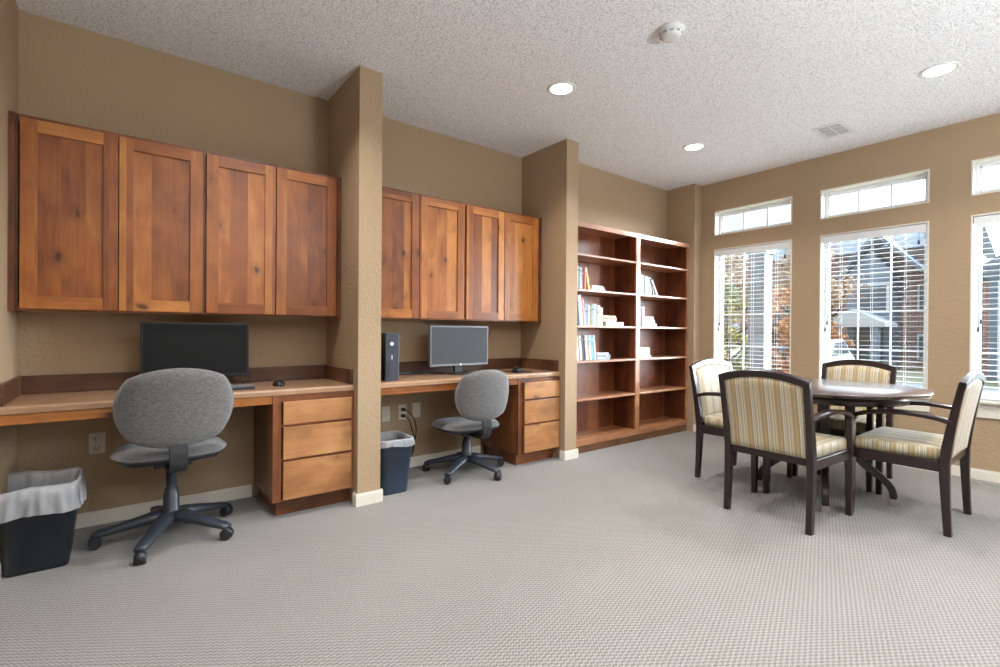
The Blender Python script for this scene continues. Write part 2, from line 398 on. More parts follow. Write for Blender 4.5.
def tag(o, label=None, cat=None, group=None, kind=None):
    if label: o['label'] = label
    if cat: o['category'] = cat
    if group: o['group'] = group
    if kind: o['kind'] = kind
    return o
def thing(name, label, cat, loc=(0, 0, 0), rz=0, group=None):
    o = bpy.data.objects.new(name, None); C.objects.link(o); o.location = loc; o.rotation_euler = (0, 0, rz); o.empty_display_size = .1
    return tag(o, label, cat, group)
def struct(o): o['kind'] = 'structure'; return o
def dup(o, loc=None, rz=None, label=None, group=None, parent=None):
    c = o.copy(); C.objects.link(c)
    if parent: c.parent = parent
    if loc is not None: c.location = loc
    if rz is not None: c.rotation_euler = (0, 0, rz)
    if label: c['label'] = label
    if group: c['group'] = group
    for ch in list(o.children): dup(ch, parent=c)
    return c
def unit(p0, p1, t): return Vector(p0).lerp(Vector(p1), t)
def bez(pts, n=10):
    """Catmull-Rom through the points"""
    P = [Vector(p) for p in pts]; P = [P[0]*2-P[1]]+P+[P[-1]*2-P[-2]]; out = []
    for i in range(1, len(P)-2):
        for k in range(n):
            t = k/n; a, b, c, d = P[i-1], P[i], P[i+1], P[i+2]
            out.append(.5*((2*b)+(-a+c)*t+(2*a-5*b+4*c-d)*t*t+(-a+3*b-3*c+d)*t**3))
    out.append(P[-2]); return out

# ------------------------------------------------------------------ room dimensions
D, F, D3, W, H = 3.597, 2.991, 3.351, 5.231, 2.80
XL, P1L, P1R, P2L, P2R, BX, PY = -.445, 1.177, 1.331, 3.038, 3.182, 5.085, 2.994
YS, XW = -5.6, -4.2                      # rear and left limits of the room
WT = .15                                 # window wall thickness

struct(MB().box(XW-.15, W+WT, YS-.15, D+.15, -.12, 0).build('floor', 'carpet'))
struct(MB().box(XW-.15, W+WT, YS-.15, D+.15, H, H+.12).build('ceiling', 'ceiling'))
b = MB().box(XW-.15, P2L, D, D+.15, 0, H).box(P2L, BX, D3, D+.15, 0, H).box(BX, W, PY, D+.15, 0, H)
struct(b.build('wall_back', 'wall'))
struct(MB().box(XL-.147, XL, F, D, 0, H).build('wall_partition', 'wall'))
struct(MB().box(P1L, P1R, F, D, 0, H).build('wall_partition', 'wall'))
struct(MB().box(P2L, P2R, F, D3, 0, H).build('wall_partition', 'wall'))
struct(MB().box(XW-.15, XW, YS, D, 0, H).build('wall_left', 'wall'))
struct(MB().box(XW-.15, W+WT, YS-.15, YS, 0, H).build('wall_front', 'wall'))
# window wall with its openings
wins = [(2.038, 2.840), (1.000, 1.793), (-.045, .752)]
ZB, ZT, TB, TT = .595, 2.051, 2.202, 2.479
b = MB()
ys = sorted({YS, D+.15} | {v for w in wins for v in w})
zs = [0, ZB, ZT, TB, TT, H]
for y0, y1 in zip(ys, ys[1:]):
    opening = any(abs(y0-w[0]) < 1e-6 for w in wins)
    for z0, z1 in zip(zs, zs[1:]):
        if opening and (z0, z1) in ((ZB, ZT), (TB, TT)): continue
        b.box(W, W+WT, y0, y1, z0, z1)
bmesh.ops.remove_doubles(b.bm, verts=b.bm.verts, dist=1e-5)
struct(b.build('wall_right', 'wall'))

# baseboards
BH, BT_ = .080, .014
def base(name, *boxes):
    b = MB()
    for x0, x1, y0, y1 in boxes:
        b.box(x0, x1, y0, y1, 0, BH-.012).box(x0+(.004 if x1-x0 < .03 else 0), x1-(.004 if x1-x0 < .03 else 0), y0+(.004 if y1-y0 < .03 else 0), y1-(.004 if y1-y0 < .03 else 0), BH-.012, BH)
    struct(b.build(name, 'white_trim'))
base('baseboard_back', (XL, .68, D-BT_, D))
base('baseboard_back', (P1R, 2.56, D-BT_, D))
base('baseboard_back', (BX, W-BT_, PY-BT_, PY))
for x0, x1, nm in ((XL-.147, XL, 'partition'), (P1L, P1R, 'partition'), (P2L, P2R, 'partition')):
    base('baseboard_'+nm, (x0-BT_, x1+BT_, F-BT_, F), (x1, x1+BT_, F, F+(.05 if x0 > 3 else .5)), (x0-BT_, x0, F, F+.05))
base('baseboard_right', (W-BT_, W, YS, PY))
base('baseboard_left', (XW, XW+BT_, YS, D))
base('baseboard_front', (XW, W, YS, YS+BT_))

# ------------------------------------------------------------------ windows
k = 0
def window(y0, y1, z0, z1, nmull, sill):
    global k; k += 1
    j = .012
    w = struct(MB().box(W-.004, W+WT, y0, y0+j, z0, z1).box(W-.004, W+WT, y1-j, y1, z0, z1).box(W-.004, W+WT, y0+j, y1-j, z1-j, z1).box(W-.004, W+WT, y0+j, y1-j, z0, z0+j).build('window_%d' % k, 'white_trim'))
    a0, a1, c0, c1 = y0+j, y1-j, z0+j, z1-j
    f = MB(); x0, x1 = W+.085, W+.135; t = .024
    f.box(x0, x1, a0, a0+t, c0, c1, .004).box(x0, x1, a1-t, a1, c0, c1, .004).box(x0, x1, a0+t, a1-t, c1-t, c1, .004).box(x0, x1, a0+t, a1-t, c0, c0+t, .004)
    t2 = .013
    f.box(x0+.012, x1-.008, a0+t, a0+t+t2, c0+t, c1-t, .002).box(x0+.012, x1-.008, a1-t-t2, a1-t, c0+t, c1-t, .002)
    f.box(x0+.012, x1-.008, a0+t, a1-t, c1-t-t2, c1-t, .002).box(x0+.012, x1-.008, a0+t, a1-t, c0+t, c0+t+t2, .002)
    if not sill:                         # transom bars
        for q in (1/3, 2/3):
            yy = a0+t+(a1-a0-2*t)*q; f.box(x0+.018, x1-.014, yy-.009, yy+.009, c0+t, c1-t)
    else:                                # bars between the panes
        for q in (1/3, 2/3):
            yy = a0+t+(a1-a0-2*t)*q; f.box(x0+.022, x1-.016, yy-.005, yy+.005, c0+t, c1-t)
        zc = (c0+c1)/2
        for q in (.25, .5, .75):
            zz = c0+t+(c1-c0-2*t)*q; f.box(x0+.022, x1-.016, a0+t, a1-t, zz-.005, zz+.005)
    f.build('window_frame', 'white_frame', w)
    MB().box(x0+.030, x0+.034, a0+t, a1-t, c0+t, c1-t).build('pane', 'glass', w)
    if sill:
        s = MB().box(W-.045, W+.02, y0-.03, y1+.03, z0-.004, z0+.016, .005); s.build('window_sill', 'white_trim', w)
        MB().box(W-.016, W, y0-.015, y1+.015, z0-.115, z0-.005, .003).build('apron', 'white_trim', w)
    return w
for y0, y1 in wins: window(y0, y1, ZB, ZT, 2, True)
for y0, y1 in wins: window(y0, y1, TB, TT, 2, False)

def blind(y0, y1, label):
    t = thing('window_blind', label, 'blind', (W+.045, (y0+y1)/2, ZT-.014), 0, 'white slatted blinds in the tall windows')
    hw = (y1-y0)/2-.016; hgt = ZT-ZB-.03
    MB().box(-.028, .028, -hw, hw, -.05, -.002, .002).build('headrail', 'white_frame', t)
    MB().box(-.040, -.030, -hw, hw, -.066, -.002, .002).build('valance', 'white_frame', t)
    s = MB(); n = int((hgt-.085)/.043)
    for i in range(n):
        z = -.078-.043*i
        s.box(-.024, .024, -hw+.004, hw-.004, -.0009, .0009, mat=Matrix.Translation((0, 0, z)) @ Matrix.Rotation(R(0), 4, 'Y'))
    s.build('slats', 'white_frame', t)
    zb = -.078-.043*n
    MB().box(-.026, .026, -hw, hw, zb-.008, zb+.012, .004).build('bottom_rail', 'white_frame', t)
    for q in (-.62, 0, .62):
        MB().box(-.0265, -.0250, q*hw-.0012, q*hw+.0012, zb, -.05).box(.0250, .0265, q*hw-.0012, q*hw+.0012, zb, -.05).build('ladder_cord', 'white_frame', t)
    MB().tube([(-.034, -hw+.05, -.06), (-.036, -hw+.052, -.13)], .0015).cyl((-.036, -hw+.052, -.13), (-.036, -hw+.052, -.165), .006, .009, 10).build('tassel', 'slot', t)
    for dz, dy in ((-.86, .03), (-.80, .045)):
        MB().tube([(-.034, hw-dy, -.06), (-.036, hw-dy, dz)], .0012).cyl((-.036, hw-dy, dz), (-.036, hw-dy, dz-.035), .005, .008, 10).build('pull_cord', 'slot', t)
blind(*wins[0], 'white slatted blind in the window nearest the bookcase')
blind(*wins[1], 'white slatted blind in the middle window behind the round table')
blind(*wins[2], 'white slatted blind in the window cut by the right edge')

# ------------------------------------------------------------------ ceiling fixtures
def downlight(x, y, label, energy, vis=True):
    if vis:
        t = thing('downlight', label, 'ceiling light', (x, y, H), 0, 'recessed ceiling lights')
        MB().lathe([(.098, 0), (.098, -.004), (.092, -.007), (.078, -.006), (.074, 0)], seg=48).build('trim_ring', 'detector', t)
        MB().lathe([(0, -.005), (.05, -.005), (.077, -.0035), (.077, -.001), (0, -.001)], seg=48).build('lens', 'lamp', t)
    ld = bpy.data.lights.new('downlight_lamp', 'AREA'); ld.shape = 'DISK'; ld.size = .15; ld.energy = energy; ld.color = (1.0, .97, .935)
    ld.spread = R(128)
    lo = bpy.data.objects.new('downlight_lamp', ld); C.objects.link(lo); lo.location = (x, y, H-.012)
E1 = 12.5
downlight(2.385, 2.405, 'recessed round ceiling light nearest the middle desk bay', E1)
downlight(4.072, 2.410, 'recessed round ceiling light nearest the bookcase corner', E1)
downlight(4.090, .742, 'recessed round ceiling light toward the right, in front of the vent', E1)
downlight(.69, 2.405, 'recessed round ceiling light over the first desk bay', E1)
for x, y in ((2.385, .742), (.69, .742), (-1.0, .742), (2.385, -.95), (4.09, -.95), (.69, -.95), (-1.0, -.95)):
    downlight(x, y, 'recessed round ceiling light in the rear rows of the room', E1)

t = thing('smoke_detector', 'round white smoke detector on the textured ceiling', 'smoke detector', (2.395, 1.56, H), 0)
MB().lathe([(0, 0), (.072, 0), (.072, -.012), (.066, -.018), (0, -.018)][::-1], seg=40).build('base', 'detector', t)
MB().lathe([(.058, -.018), (.060, -.030), (.050, -.044), (.030, -.050), (0, -.050)], seg=40).build('cover', 'detector', t)
b = MB()
for a in range(10):
    an = a*PI/5; b.box(.05, .0595, -.010, .010, -.036, -.026, mat=Matrix.Rotation(an, 4, 'Z'))
b.build('grille', 'grille_dark', t)

t = thing('ceiling_vent', 'white square-patterned air vent in the ceiling near the middle window', 'vent', (4.625, 1.495, H), 0)
b = MB().box(-.155, .155, -.11, .11, -.006, 0, .002)
b.build('frame', 'detector', t)
b = MB()
for i in range(3):
    for j in range(2):
        b.box(-.12+.083*i, -.12+.083*i+.068, -.078+.082*j, -.078+.082*j+.070, -.0085, -.006)
b.build('backing', 'grille_dark', t)
b = MB()
for i in range(3):
    for j in range(2):
        for q in range(5):
            y = -.074+.082*j+.0145*q if i < 2 else -.074+.082*j+.0145*q
            b.box(-.12+.083*i, -.12+.083*i+.068, y, y+.004, -.0125, -.0085)
b.build('louvre', 'detector', t)

# ------------------------------------------------------------------ wall cabinets
def door(parent, x0, x1, z0, z1, yf, th=.02, st=.062, hand=0):
    d = MB()
    d.mi = 0
    d.box(x0, x0+st, yf, yf+th, z0, z1, .0015).box(x1-st, x1, yf, yf+th, z0, z1, .0015)
    d.mi = 1
    d.box(x0+st, x1-st, yf, yf+th, z0, z0+st, .0015).box(x0+st, x1-st, yf, yf+th, z1-st, z1, .0015)
    o = d.build('door', ['cab_v', 'cab_h'], parent)
    MB().box(x0+st-.003, x1-st+.003, yf+.011, yf+.016, z0+st-.003, z1-st+.003).build('door_panel', 'cab_v', o)
    return o
CZ0, CZ1, CY = 1.205, 2.165, 3.315
def upper(x0, x1, doors, label, group, sideR=False, sideL=False):
    t = thing('wall_cabinet', label, 'cabinet', ((x0+x1)/2, CY, CZ0), 0, group)
    ox = (x0+x1)/2
    b = MB().box(x0-ox, x0-ox+.018, .02, D-CY, 0, CZ1-CZ0).box(x1-ox-.018, x1-ox, .02, D-CY, 0, CZ1-CZ0)
    b.box(x0-ox+.018, x1-ox-.018, .02, D-CY, .012, .030).box(x0-ox+.018, x1-ox-.018, .02, D-CY, CZ1-CZ0-.03, CZ1-CZ0-.012).box(x0-ox+.018, x1-ox-.018, D-CY-.008, D-CY, .03, CZ1-CZ0-.03)
    b.build('body', 'frame_v', t)
    # face frame
    h = CZ1-CZ0; f = MB(); f.mi = 0
    sl, sr = .035, .035
    f.box(x0-ox, x0-ox+sl, 0, .02, 0, h, .001).box(x1-ox-sr, x1-ox, 0, .02, 0, h, .001); f.mi = 1
    f.box(x0-ox+sl, x1-ox-sr, 0, .02, 0, .04, .001).box(x0-ox+sl, x1-ox-sr, 0, .02, h-.045, h, .001)
    if sideL: f.box(x0-ox-.0, x0-ox+.022, -.012, 0, -.004, h, .001, mi=0)
    if sideR: f.box(x1-ox-.022, x1-ox, -.012, 0, -.008, h, .001, mi=0)
    f.build('face_frame', ['frame_v', 'frame_h'], t)
    for a, c in doors: door(t, a-ox, c-ox, .010, h-.020, -.021)
    return t
G = 'knotty alder wall cabinets'
upper(XL+.001, .366, [(-.402, -.026), (-.022, .360)], 'knotty wood wall cabinet at the far left above the first desk', G, sideL=True)
upper(.3665, 1.174, [(.379, .755), (.760, 1.139)], 'knotty wood wall cabinet above the black monitor of the first desk, beside the wide column', G, sideR=True)
upper(P1R+.001, 2.188, [(1.380, 1.771), (1.777, 2.178)], 'knotty wood wall cabinet above the computer tower in the middle bay', G, sideL=True)
upper(2.1885, P2L-.001, [(2.202, 2.592), (2.598, 2.985)], 'knotty wood wall cabinet right of centre in the middle bay, by the narrow column', G, sideR=True)

# ------------------------------------------------------------------ desks
DZ, DF = .768, 3.052
def desk(x0, x1, px0, label):
    t = thing('desk_counter', label, 'desk', ((x0+x1)/2, DF, 0), 0, 'built-in desk tops'); ox = (x0+x1)/2; hw = (x1-x0)/2-.001
    b = MB().prism([(0, DZ-.034), (.004, DZ-.038), (D-DF, DZ-.038), (D-DF, DZ), (.010, DZ), (.002, DZ-.004), (0, DZ-.012)], 'x', -hw, hw)
    b.build('desk_top', 'top_x', t)
    MB().box(-hw, px0-ox, .012, .03, DZ-.085, DZ-.038, .001).build('front_rail', 'cab_h', t)
    MB().box(-hw+.019, hw-.019, D-DF-.019, D-DF, DZ, DZ+.098, .003).build('backsplash', 'splash', t)
    for s in (-1, 1):
        MB().box(*sorted((s*hw, s*(hw-.019))), .02, D-DF, DZ, DZ+.098, .003).build('side_splash', 'splash', t)
    return t
desk(XL, P1L, .69, 'wooden desk top in the left bay with the grey tweed chair at it')
desk(P1R, P2L, 2.565, 'wooden desk top in the middle bay holding the computer tower')

def pedestal(x0, x1, label):
    y0 = 3.078
    t = thing('drawer_cabinet', label, 'drawers', ((x0+x1)/2, y0, 0), 0, 'three-drawer desk cabinets'); ox = (x0+x1)/2; hw = (x1-x0)/2
    dp = D-y0-.02
    b = MB().box(-hw, -hw+.018, 0, dp, .10, DZ-.039).prism([(0, .10), (0, DZ-.039), (dp, DZ-.039), (dp, 0), (.058, 0), (.058, .10)], 'x', hw-.018, hw).box(-hw+.018, hw-.018, .02, dp, .1, .118).box(-hw+.018, hw-.018, .02, dp, DZ-.06, DZ-.042).box(-hw+.018, hw-.018, dp-.012, dp, .118, DZ-.06)
    b.build('body', 'frame_v', t)
    h = DZ-.040; zs_ = [(.110, .338), (.352, .543), (.556, .694)]
    f = MB(); f.mi = 0; f.box(-hw, -hw+.048, -.02, 0, .10, h, .001).box(hw-.018, hw, -.02, 0, .10, h, .001); f.mi = 1
    f.box(-hw+.048, hw-.018, -.02, 0, .10, .112, .001).box(-hw+.048, hw-.018, -.02, 0, .338, .352, .001).box(-hw+.048, hw-.018, -.02, 0, .543, .556, .001).box(-hw+.048, hw-.018, -.02, 0, .694, h, .001)
    f.build('face_frame', ['frame_v', 'frame_h'], t)
    for z0, z1 in zs_:
        MB().box(-hw+.054, hw-.020, -.040, -.021, z0+.001, z1-.001, .003).build('drawer', 'drawer', t)
    MB().box(-hw+.035, hw-.020, .046, .058, 0, .10).box(-hw+.035, -hw+.047, .058, dp, 0, .10).build('toe_kick', 'frame_h', t)
    return t
pedestal(.690, P1L-.002, 'three-drawer wooden cabinet under the left desk beside the wide column')
pedestal(2.563, P2L-.002, 'three-drawer wooden cabinet under the middle desk beside the narrow column')

# ------------------------------------------------------------------ bookcase
SX0, SXM0, SXM1, SX1, SF = P2R+.002, 4.116, 4.183, 5.078, 3.060
SH = [.128, .498, .850, 1.178, 1.512, 1.838]
CT = 2.125
t = thing('bookcase', 'built-in double wooden bookcase with two bays of shelves', 'bookcase', (0, SF, 0))
dp = D3-SF
MB().box(SX0, SX1, dp-.008, dp-.001, .08, CT).build('back_panel', 'case_v', t)
for x0, x1 in ((SX0, SX0+.02), (SXM0+.012, SXM1-.012), (SX1-.02, SX1)):
    MB().box(x0, x1, .018, dp-.008, .0, CT-.02).build('side_panel', 'case_v', t)
MB().box(SX0, SX1, .0, dp-.008, CT-.02, CT, .002).build('top', 'case_h', t)
for (x0, x1) in ((SX0+.02, SXM0+.012), (SXM1-.012, SX1-.02)):
    for z in SH:
        MB().box(x0, x1, (.0 if z > .2 else .018), dp-.008, z-.02, z, .003).build('shelf', 'case_h', t)
b = MB(); b.mi = 0
b.box(SX0, SX0+.045, 0, .018, .075, CT-.02, .002).box(SXM0, SXM1, -.002, .018, .075, CT-.02, .002).box(SX1-.025, SX1, 0, .018, .075, CT-.02, .002); b.mi = 1
b.box(SX0+.045, SXM0, -.001, .018, .070, .128, .002).box(SXM1, SX1-.025, -.001, .018, .070, .128, .002).box(SX0, SX1, -.004, .018, CT-.045, CT-.0, .002)
b.build('face_frame', ['case_h', 'case_h'], t)
MB().box(SX0, SX1, .012, .028, 0, .072).build('plinth', 'case_plinth', t)

# books -------------------------------------------------------------
bookmats = {}
PAGES = plain('book_pages', (214, 206, 188), .8)
def bookmat(c):
    if c not in bookmats: bookmats[c] = plain('book_cover_%d_%d_%d' % c, c, .5)
    return bookmats[c]
def book_mesh(th, h, dep, c):
    """spine towards -y, standing on z=0, thickness along x from 0"""
    b = MB(); k_ = .0022
    b.mi = 0
    b.box(0, k_, 0, dep, 0, h).box(th-k_, th, 0, dep, 0, h).box(k_, th-k_, 0, .004, 0, h)
    b.mi = 1; b.box(k_, th-k_, .004, dep-.004, .003, h-.004)
    b.mi = 2
    band = random.choice([.72, .8, .62]); b.box(.001+th*.12, th*.88, -.0006, 0, h*band, h*(band+.07))
    bc = tuple(min(255, int(v*1.35+25)) if sum(c) < 420 else int(v*.62) for v in c)
    return b, [bookmat(c), PAGES, bookmat(bc)]
def book(x, z, th, h, c, lean, label, grp, dep=None, y=None):
    dep = dep or h*.68; dep = min(dep, .2)
    b, mt = book_mesh(th, h, dep, c)
    o = b.build('book', mt); tag(o, label, 'book', grp)
    y = SF+.045+random.uniform(-.008, .012) if y is None else y
    a = R(lean)                          # positive leans to the right
    o.rotation_euler = (0, a, 0)
    # keep its lowest corner on the shelf
    dz = th*math.sin(a) if a > 0 else 0
    o.location = (x, y, z+dz+.0006); return o
def flat(x, z, w, dep, th, c, label, grp, y=None, rz=0):
    b, mt = book_mesh(th, w, dep, c)
    o = b.build('book', mt); tag(o, label, 'book', grp)
    o.rotation_euler = (0, R(90), rz); o.location = (x, SF+.05 if y is None else y, z+th+.0006)
    return o
ORD = ['first', 'second', 'third', 'fourth', 'fifth', 'sixth', 'seventh', 'eighth', 'ninth', 'tenth', 'eleventh', 'twelfth', 'thirteenth', 'fourteenth', 'fifteenth', 'sixteenth']
def row(x, z, specs, where, grp, side='from the left'):
    where = where
    n = 0
    for i, sp in enumerate(specs):
        th, h, c, lean, cname = sp
        a = R(lean)
        if lean > 0:
            book(x, z, th, h, c, lean, '%s book, %s %s on %s' % (cname, ORD[i], side, where), grp)
            x += th*math.cos(a)+.0015
            nxt = specs[i+1][3] if i+1 < len(specs) else lean
            if abs(nxt-lean) > .1 and nxt < lean: x += h*math.sin(a)+.001
        elif lean < 0:
            prev = specs[i-1][3] if i else lean
            if abs(prev-lean) > .1 and prev > lean: x += h*math.sin(-a)+.004
            book(x, z, th, h, c, lean, '%s book, %s %s on %s' % (cname, ORD[i], side, where), grp)
            x += th/math.cos(a)+.0015
        else:
            book(x, z, th, h, c, 0, '%s book, %s %s on %s' % (cname, ORD[i], side, where), grp)
            x += th+.0015
    return x
def stack(x, z, specs, where, grp):
    zz = z
    for i, (w, dep, th, c, cname, dx) in enumerate(specs):
        pos = 'bottom' if i == 0 else ('top' if i == len(specs)-1 else ORD[i]+' up')
        flat(x+dx, zz, w, dep, th, c, '%s book lying flat, %s of the pile on the %s' % (cname, pos, where), grp)
        zz += th+.0012
# left bay
w1 = 'left bay upper shelf'; g1 = 'books on the upper book shelf of the left bay'
x = row(3.312, SH[4], [(.018, .215, (226, 226, 222), 0, 'white'), (.036, .210, (150, 156, 158), 0, 'grey, dark-topped'), (.030, .200, (128, 84, 88), 0, 'dull maroon'), (.016, .205, (214, 132, 124), 0, 'salmon pink')], w1, g1)
x = row(x+.050, SH[4], [(.020, .215, (226, 192, 110), -13, 'yellow')], w1+' after the salmon one', g1)
stack(x+.012, SH[4], [(.20, .15, .020, (186, 206, 206), 'pale teal', 0), (.17, .14, .018, (228, 232, 230), 'white', .01), (.165, .14, .012, (170, 186, 190), 'grey-blue', .0)], w1, g1)
w2 = 'left bay middle shelf'; g2 = 'books on the middle book shelf of the left bay'
x = row(3.312, SH[3], [(.020, .27, (58, 96, 138), -7, 'dark blue'), (.022, .275, (176, 204, 224), -7, 'tall light blue'), (.018, .285, (236, 228, 230), -7, 'tall white'), (.022, .26, (206, 96, 92), -6, 'red'), (.016, .24, (232, 180, 178), -5, 'pale pink')], w2, g2)
x = row(x+.004, SH[3], [(.028, .205, (142, 164, 192), 0, 'grey-blue'), (.020, .200, (196, 200, 222), 0, 'pale lilac'), (.026, .190, (212, 206, 170), 0, 'khaki cream'), (.024, .205, (146, 164, 158), 0, 'sage grey'), (.018, .208, (204, 214, 208), 0, 'pale green'), (.022, .205, (232, 232, 226), 0, 'off-white'), (.026, .198, (158, 160, 146), 0, 'olive grey'), (.018, .195, (224, 220, 208), 0, 'ivory'), (.022, .180, (214, 204, 180), 0, 'sand'), (.020, .175, (232, 222, 198), 0, 'light cream')], w2+' after the leaning ones', g2)
XF = x
stack(x+.010, SH[3], [(.27, .17, .040, (238, 234, 228), 'thick white', .045), (.20, .16, .022, (196, 150, 130), 'pinkish brown', 0), (.205, .16, .020, (172, 128, 96), 'tan', .0), (.19, .15, .016, (222, 204, 176), 'cream', 0)], w2, g2)
w3 = 'left bay lower shelf'; g3 = 'books on the lowest book shelf of the left bay'
x = row(3.312, SH[2], [(.026, .235, (236, 216, 214), -6, 'blush white'), (.016, .238, (92, 84, 52), -6, 'dark olive'), (.032, .235, (206, 196, 184), -6, 'beige'), (.024, .238, (70, 54, 66), -6, 'dark plum'), (.016, .235, (104, 92, 108), -6, 'grey violet'), (.026, .235, (232, 226, 198), -6, 'cream'), (.022, .235, (196, 162, 128), -6, 'light brown'), (.026, .236, (182, 208, 226), -6, 'pale blue'), (.022, .236, (110, 160, 204), -6, 'sky blue'), (.022, .236, (96, 140, 180), -6, 'mid blue'), (.014, .238, (238, 238, 244), -6, 'white')], w3, g3)
stack(x+.012, SH[2], [(.19, .15, .024, (150, 160, 166), 'slate grey', 0), (.20, .15, .020, (128, 136, 142), 'dark grey', .0), (.17, .14, .020, (192, 200, 206), 'silver grey', .0)], w3, g3)
# right bay
w4 = 'right bay upper shelf'; g4 = 'books on the upper book shelf of the right bay'
x0r = SXM1-.010
x = row(x0r+.004, SH[4]-.002, [(.020, .185, (112, 44, 52), 0, 'dark red'), (.024, .215, (232, 206, 200), 0, 'blush'), (.026, .205, (84, 40, 52), 0, 'maroon'), (.028, .205, (226, 222, 210), 0, 'ivory'), (.032, .200, (236, 224, 186), 0, 'pale yellow'), (.016, .195, (56, 84, 76), 0, 'dark green'), (.040, .198, (222, 200, 178), 0, 'sand')], w4, g4)
x = row(x+.002, SH[4]-.002, [(.030, .195, (196, 212, 222), -4, 'pale blue'), (.026, .190, (218, 230, 240), -8, 'ice blue')], w4+' after the sand one', g4)
x = row(x+.012, SH[4]-.002, [(.026, .185, (38, 48, 46), -18, 'black')], w4+' after the ice blue one', g4)
x = row(x+.030, SH[4]-.002, [(.018, .190, (230, 226, 222), -32, 'white slanting')], w4+' after the black one', g4)
w5 = 'right bay middle shelf'; g5 = 'books on the middle book shelf of the right bay'
x = row(x0r+.006, SH[3]-.002, [(.012, .200, (60, 54, 50), 0, 'thin black'), (.052, .205, (238, 226, 170), 0, 'thick pale yellow'), (.056, .205, (74, 30, 38), 0, 'thick dark maroon'), (.024, .212, (238, 226, 222), 0, 'white')], w5, g5)
stack(x+.004, SH[3]-.002, [(.215, .15, .035, (226, 232, 222), 'white', 0), (.18, .15, .038, (196, 190, 214), 'lavender', 0), (.155, .14, .034, (228, 218, 200), 'cream', 0)], w5, g5)
w6 = 'right bay lower shelf'; g6 = 'books on the lowest book shelf of the right bay'
stack(x0r+.022, SH[2]-.002, [(.26, .15, .020, (236, 234, 228), 'white', 0), (.235, .15, .022, (206, 212, 206), 'grey-green', .0), (.23, .15, .024, (196, 206, 208), 'grey-blue', .0), (.24, .15, .022, (222, 210, 180), 'straw', -.006), (.235, .15, .018, (214, 206, 186), 'beige', -.008)], w6, g6)

# ------------------------------------------------------------------ desk equipment
def monitor(x, y, z0, w, h, label, scr, bez, rz, standmat, emblem):
    t = thing('monitor', label, 'monitor', (x, y, DZ+.001), rz, 'flat computer monitors')
    zb = z0-DZ
    MB().box(-w/2, w/2, 0, .028, zb, zb+h, .004).build('housing', bez, t)
    MB().box(-w/2+.012, w/2-.012, -.0015, .001, zb+.018, zb+h-.012).build('screen', scr, t)
    MB().box(-w/2+.1, w/2-.1, .028, .055, zb+.05, zb+h-.05, .01).build('rear_bulge', 'bezel_dark', t)
    MB().box(-.035, .035, .030, .055, .012, zb+.10, .004).build('stand_neck', standmat, t)
    MB().lathe([(0, .014), (.06, .013), (.105, .008), (.115, .0), (0, 0)], seg=36).build('stand_base', standmat, t)
    if emblem:
        MB().cyl((0.0, -.004, zb+.010), (0.0, .0, zb+.010), .009, seg=20).build('emblem', 'emblem', t)
    return t
monitor(.345, 3.36, .832, .545, .325, 'black flat monitor with a dark screen on the left desk behind the chair', 'screen', 'bezel_dark', 0, 'black_plastic', False)
monitor(2.175, 3.335, .835, .575, .325, 'flat monitor with thin silver bezel and grey screen on the middle desk', 'screen_b', 'bezel', R(2), 'black_plastic', True)

t = thing('computer_tower', 'slim black desktop computer tower standing on the middle desk by the column', 'computer', (1.474, 3.125, DZ+.001), R(0))
MB().box(-.05, .05, .012, .36, 0, .335, .004).build('case', 'bezel_dark', t)
MB().box(-.05, .05, 0, .012, 0, .335, .004).build('front_panel', 'tower', t)
MB().box(.044, .0505, -.003, .012, .004, .331, .001).build('edge_strip', 'tower_edge', t)
MB().cyl((-.004, -.004, .258), (-.004, .0, .258), .0135, seg=24).build('emblem', 'emblem', t)
MB().box(-.006, .0, -.003, 0, .150, .178, .001).build('power_button', 'emblem', t)
b = MB()
for q in range(9): b.box(-.040, -.016, -.002, 0, .03+q*.013, .037+q*.013)
b.build('drive_slots', 'slot', t)
b = MB()
for q in range(2): b.box(-.036, .03, -.0015, 0, .205+q*.018, .2085+q*.018)
b.build('seam_lines', 'slot', t)

def keyboard(x, y, rz, label):
    t = thing('keyboard', label, 'keyboard', (x, y, DZ+.001), rz, 'computer keyboards')
    MB().box(-.225, .225, -.07, .07, 0, .016, .004).build('body', 'black_plastic', t)
    b = MB()
    for r_ in range(5):
        for c_ in range(20): b.box(-.215+c_*.0216, -.215+c_*.0216+.018, -.058+r_*.0235, -.058+r_*.0235+.018, .016, .0215, .0015)
    b.build('keys', 'keys', t)
keyboard(.385, 3.205, R(4), 'black keyboard with grey keys on the left desk, half hidden by the chair')

def mouse(x, y, rz, label):
    o = MB()
    def fn(u, v, s):
        X = .036*u*math.sqrt(1-.45*v*v); Y = .060*v*math.sqrt(1-.35*u*u)
        h = .038*(max(0, 1-u*u*.9)*max(0, 1-v*v*.85))**.5
        return Vector((X, Y, h if s > 0 else 0.0))
    o.pad(fn, 12, 14)
    o = o.build('computer_mouse', 'black_plastic'); tag(o, label, 'mouse', 'computer mice'); o.location = (x, y, DZ+.001); o.rotation_euler = (0, 0, rz)
    w = MB().cyl((-.004, .028, .035), (.004, .028, .035), .008, seg=14).build('scroll_wheel', 'keys', o)
    return o
mouse(.772, 3.27, R(-10), 'black computer mouse on the left desk above the drawers')
tag(MB().box(2.60, 2.80, 3.12, 3.32, DZ+.0006, DZ+.004, .001).build('mouse_pad', 'bezel_dark'), 'thin dark mouse pad on the middle desk above the drawers', 'mouse pad')
m2 = mouse(2.685, 3.225, R(-15), 'black computer mouse on its pad on the middle desk'); m2.location.z = DZ+.0046

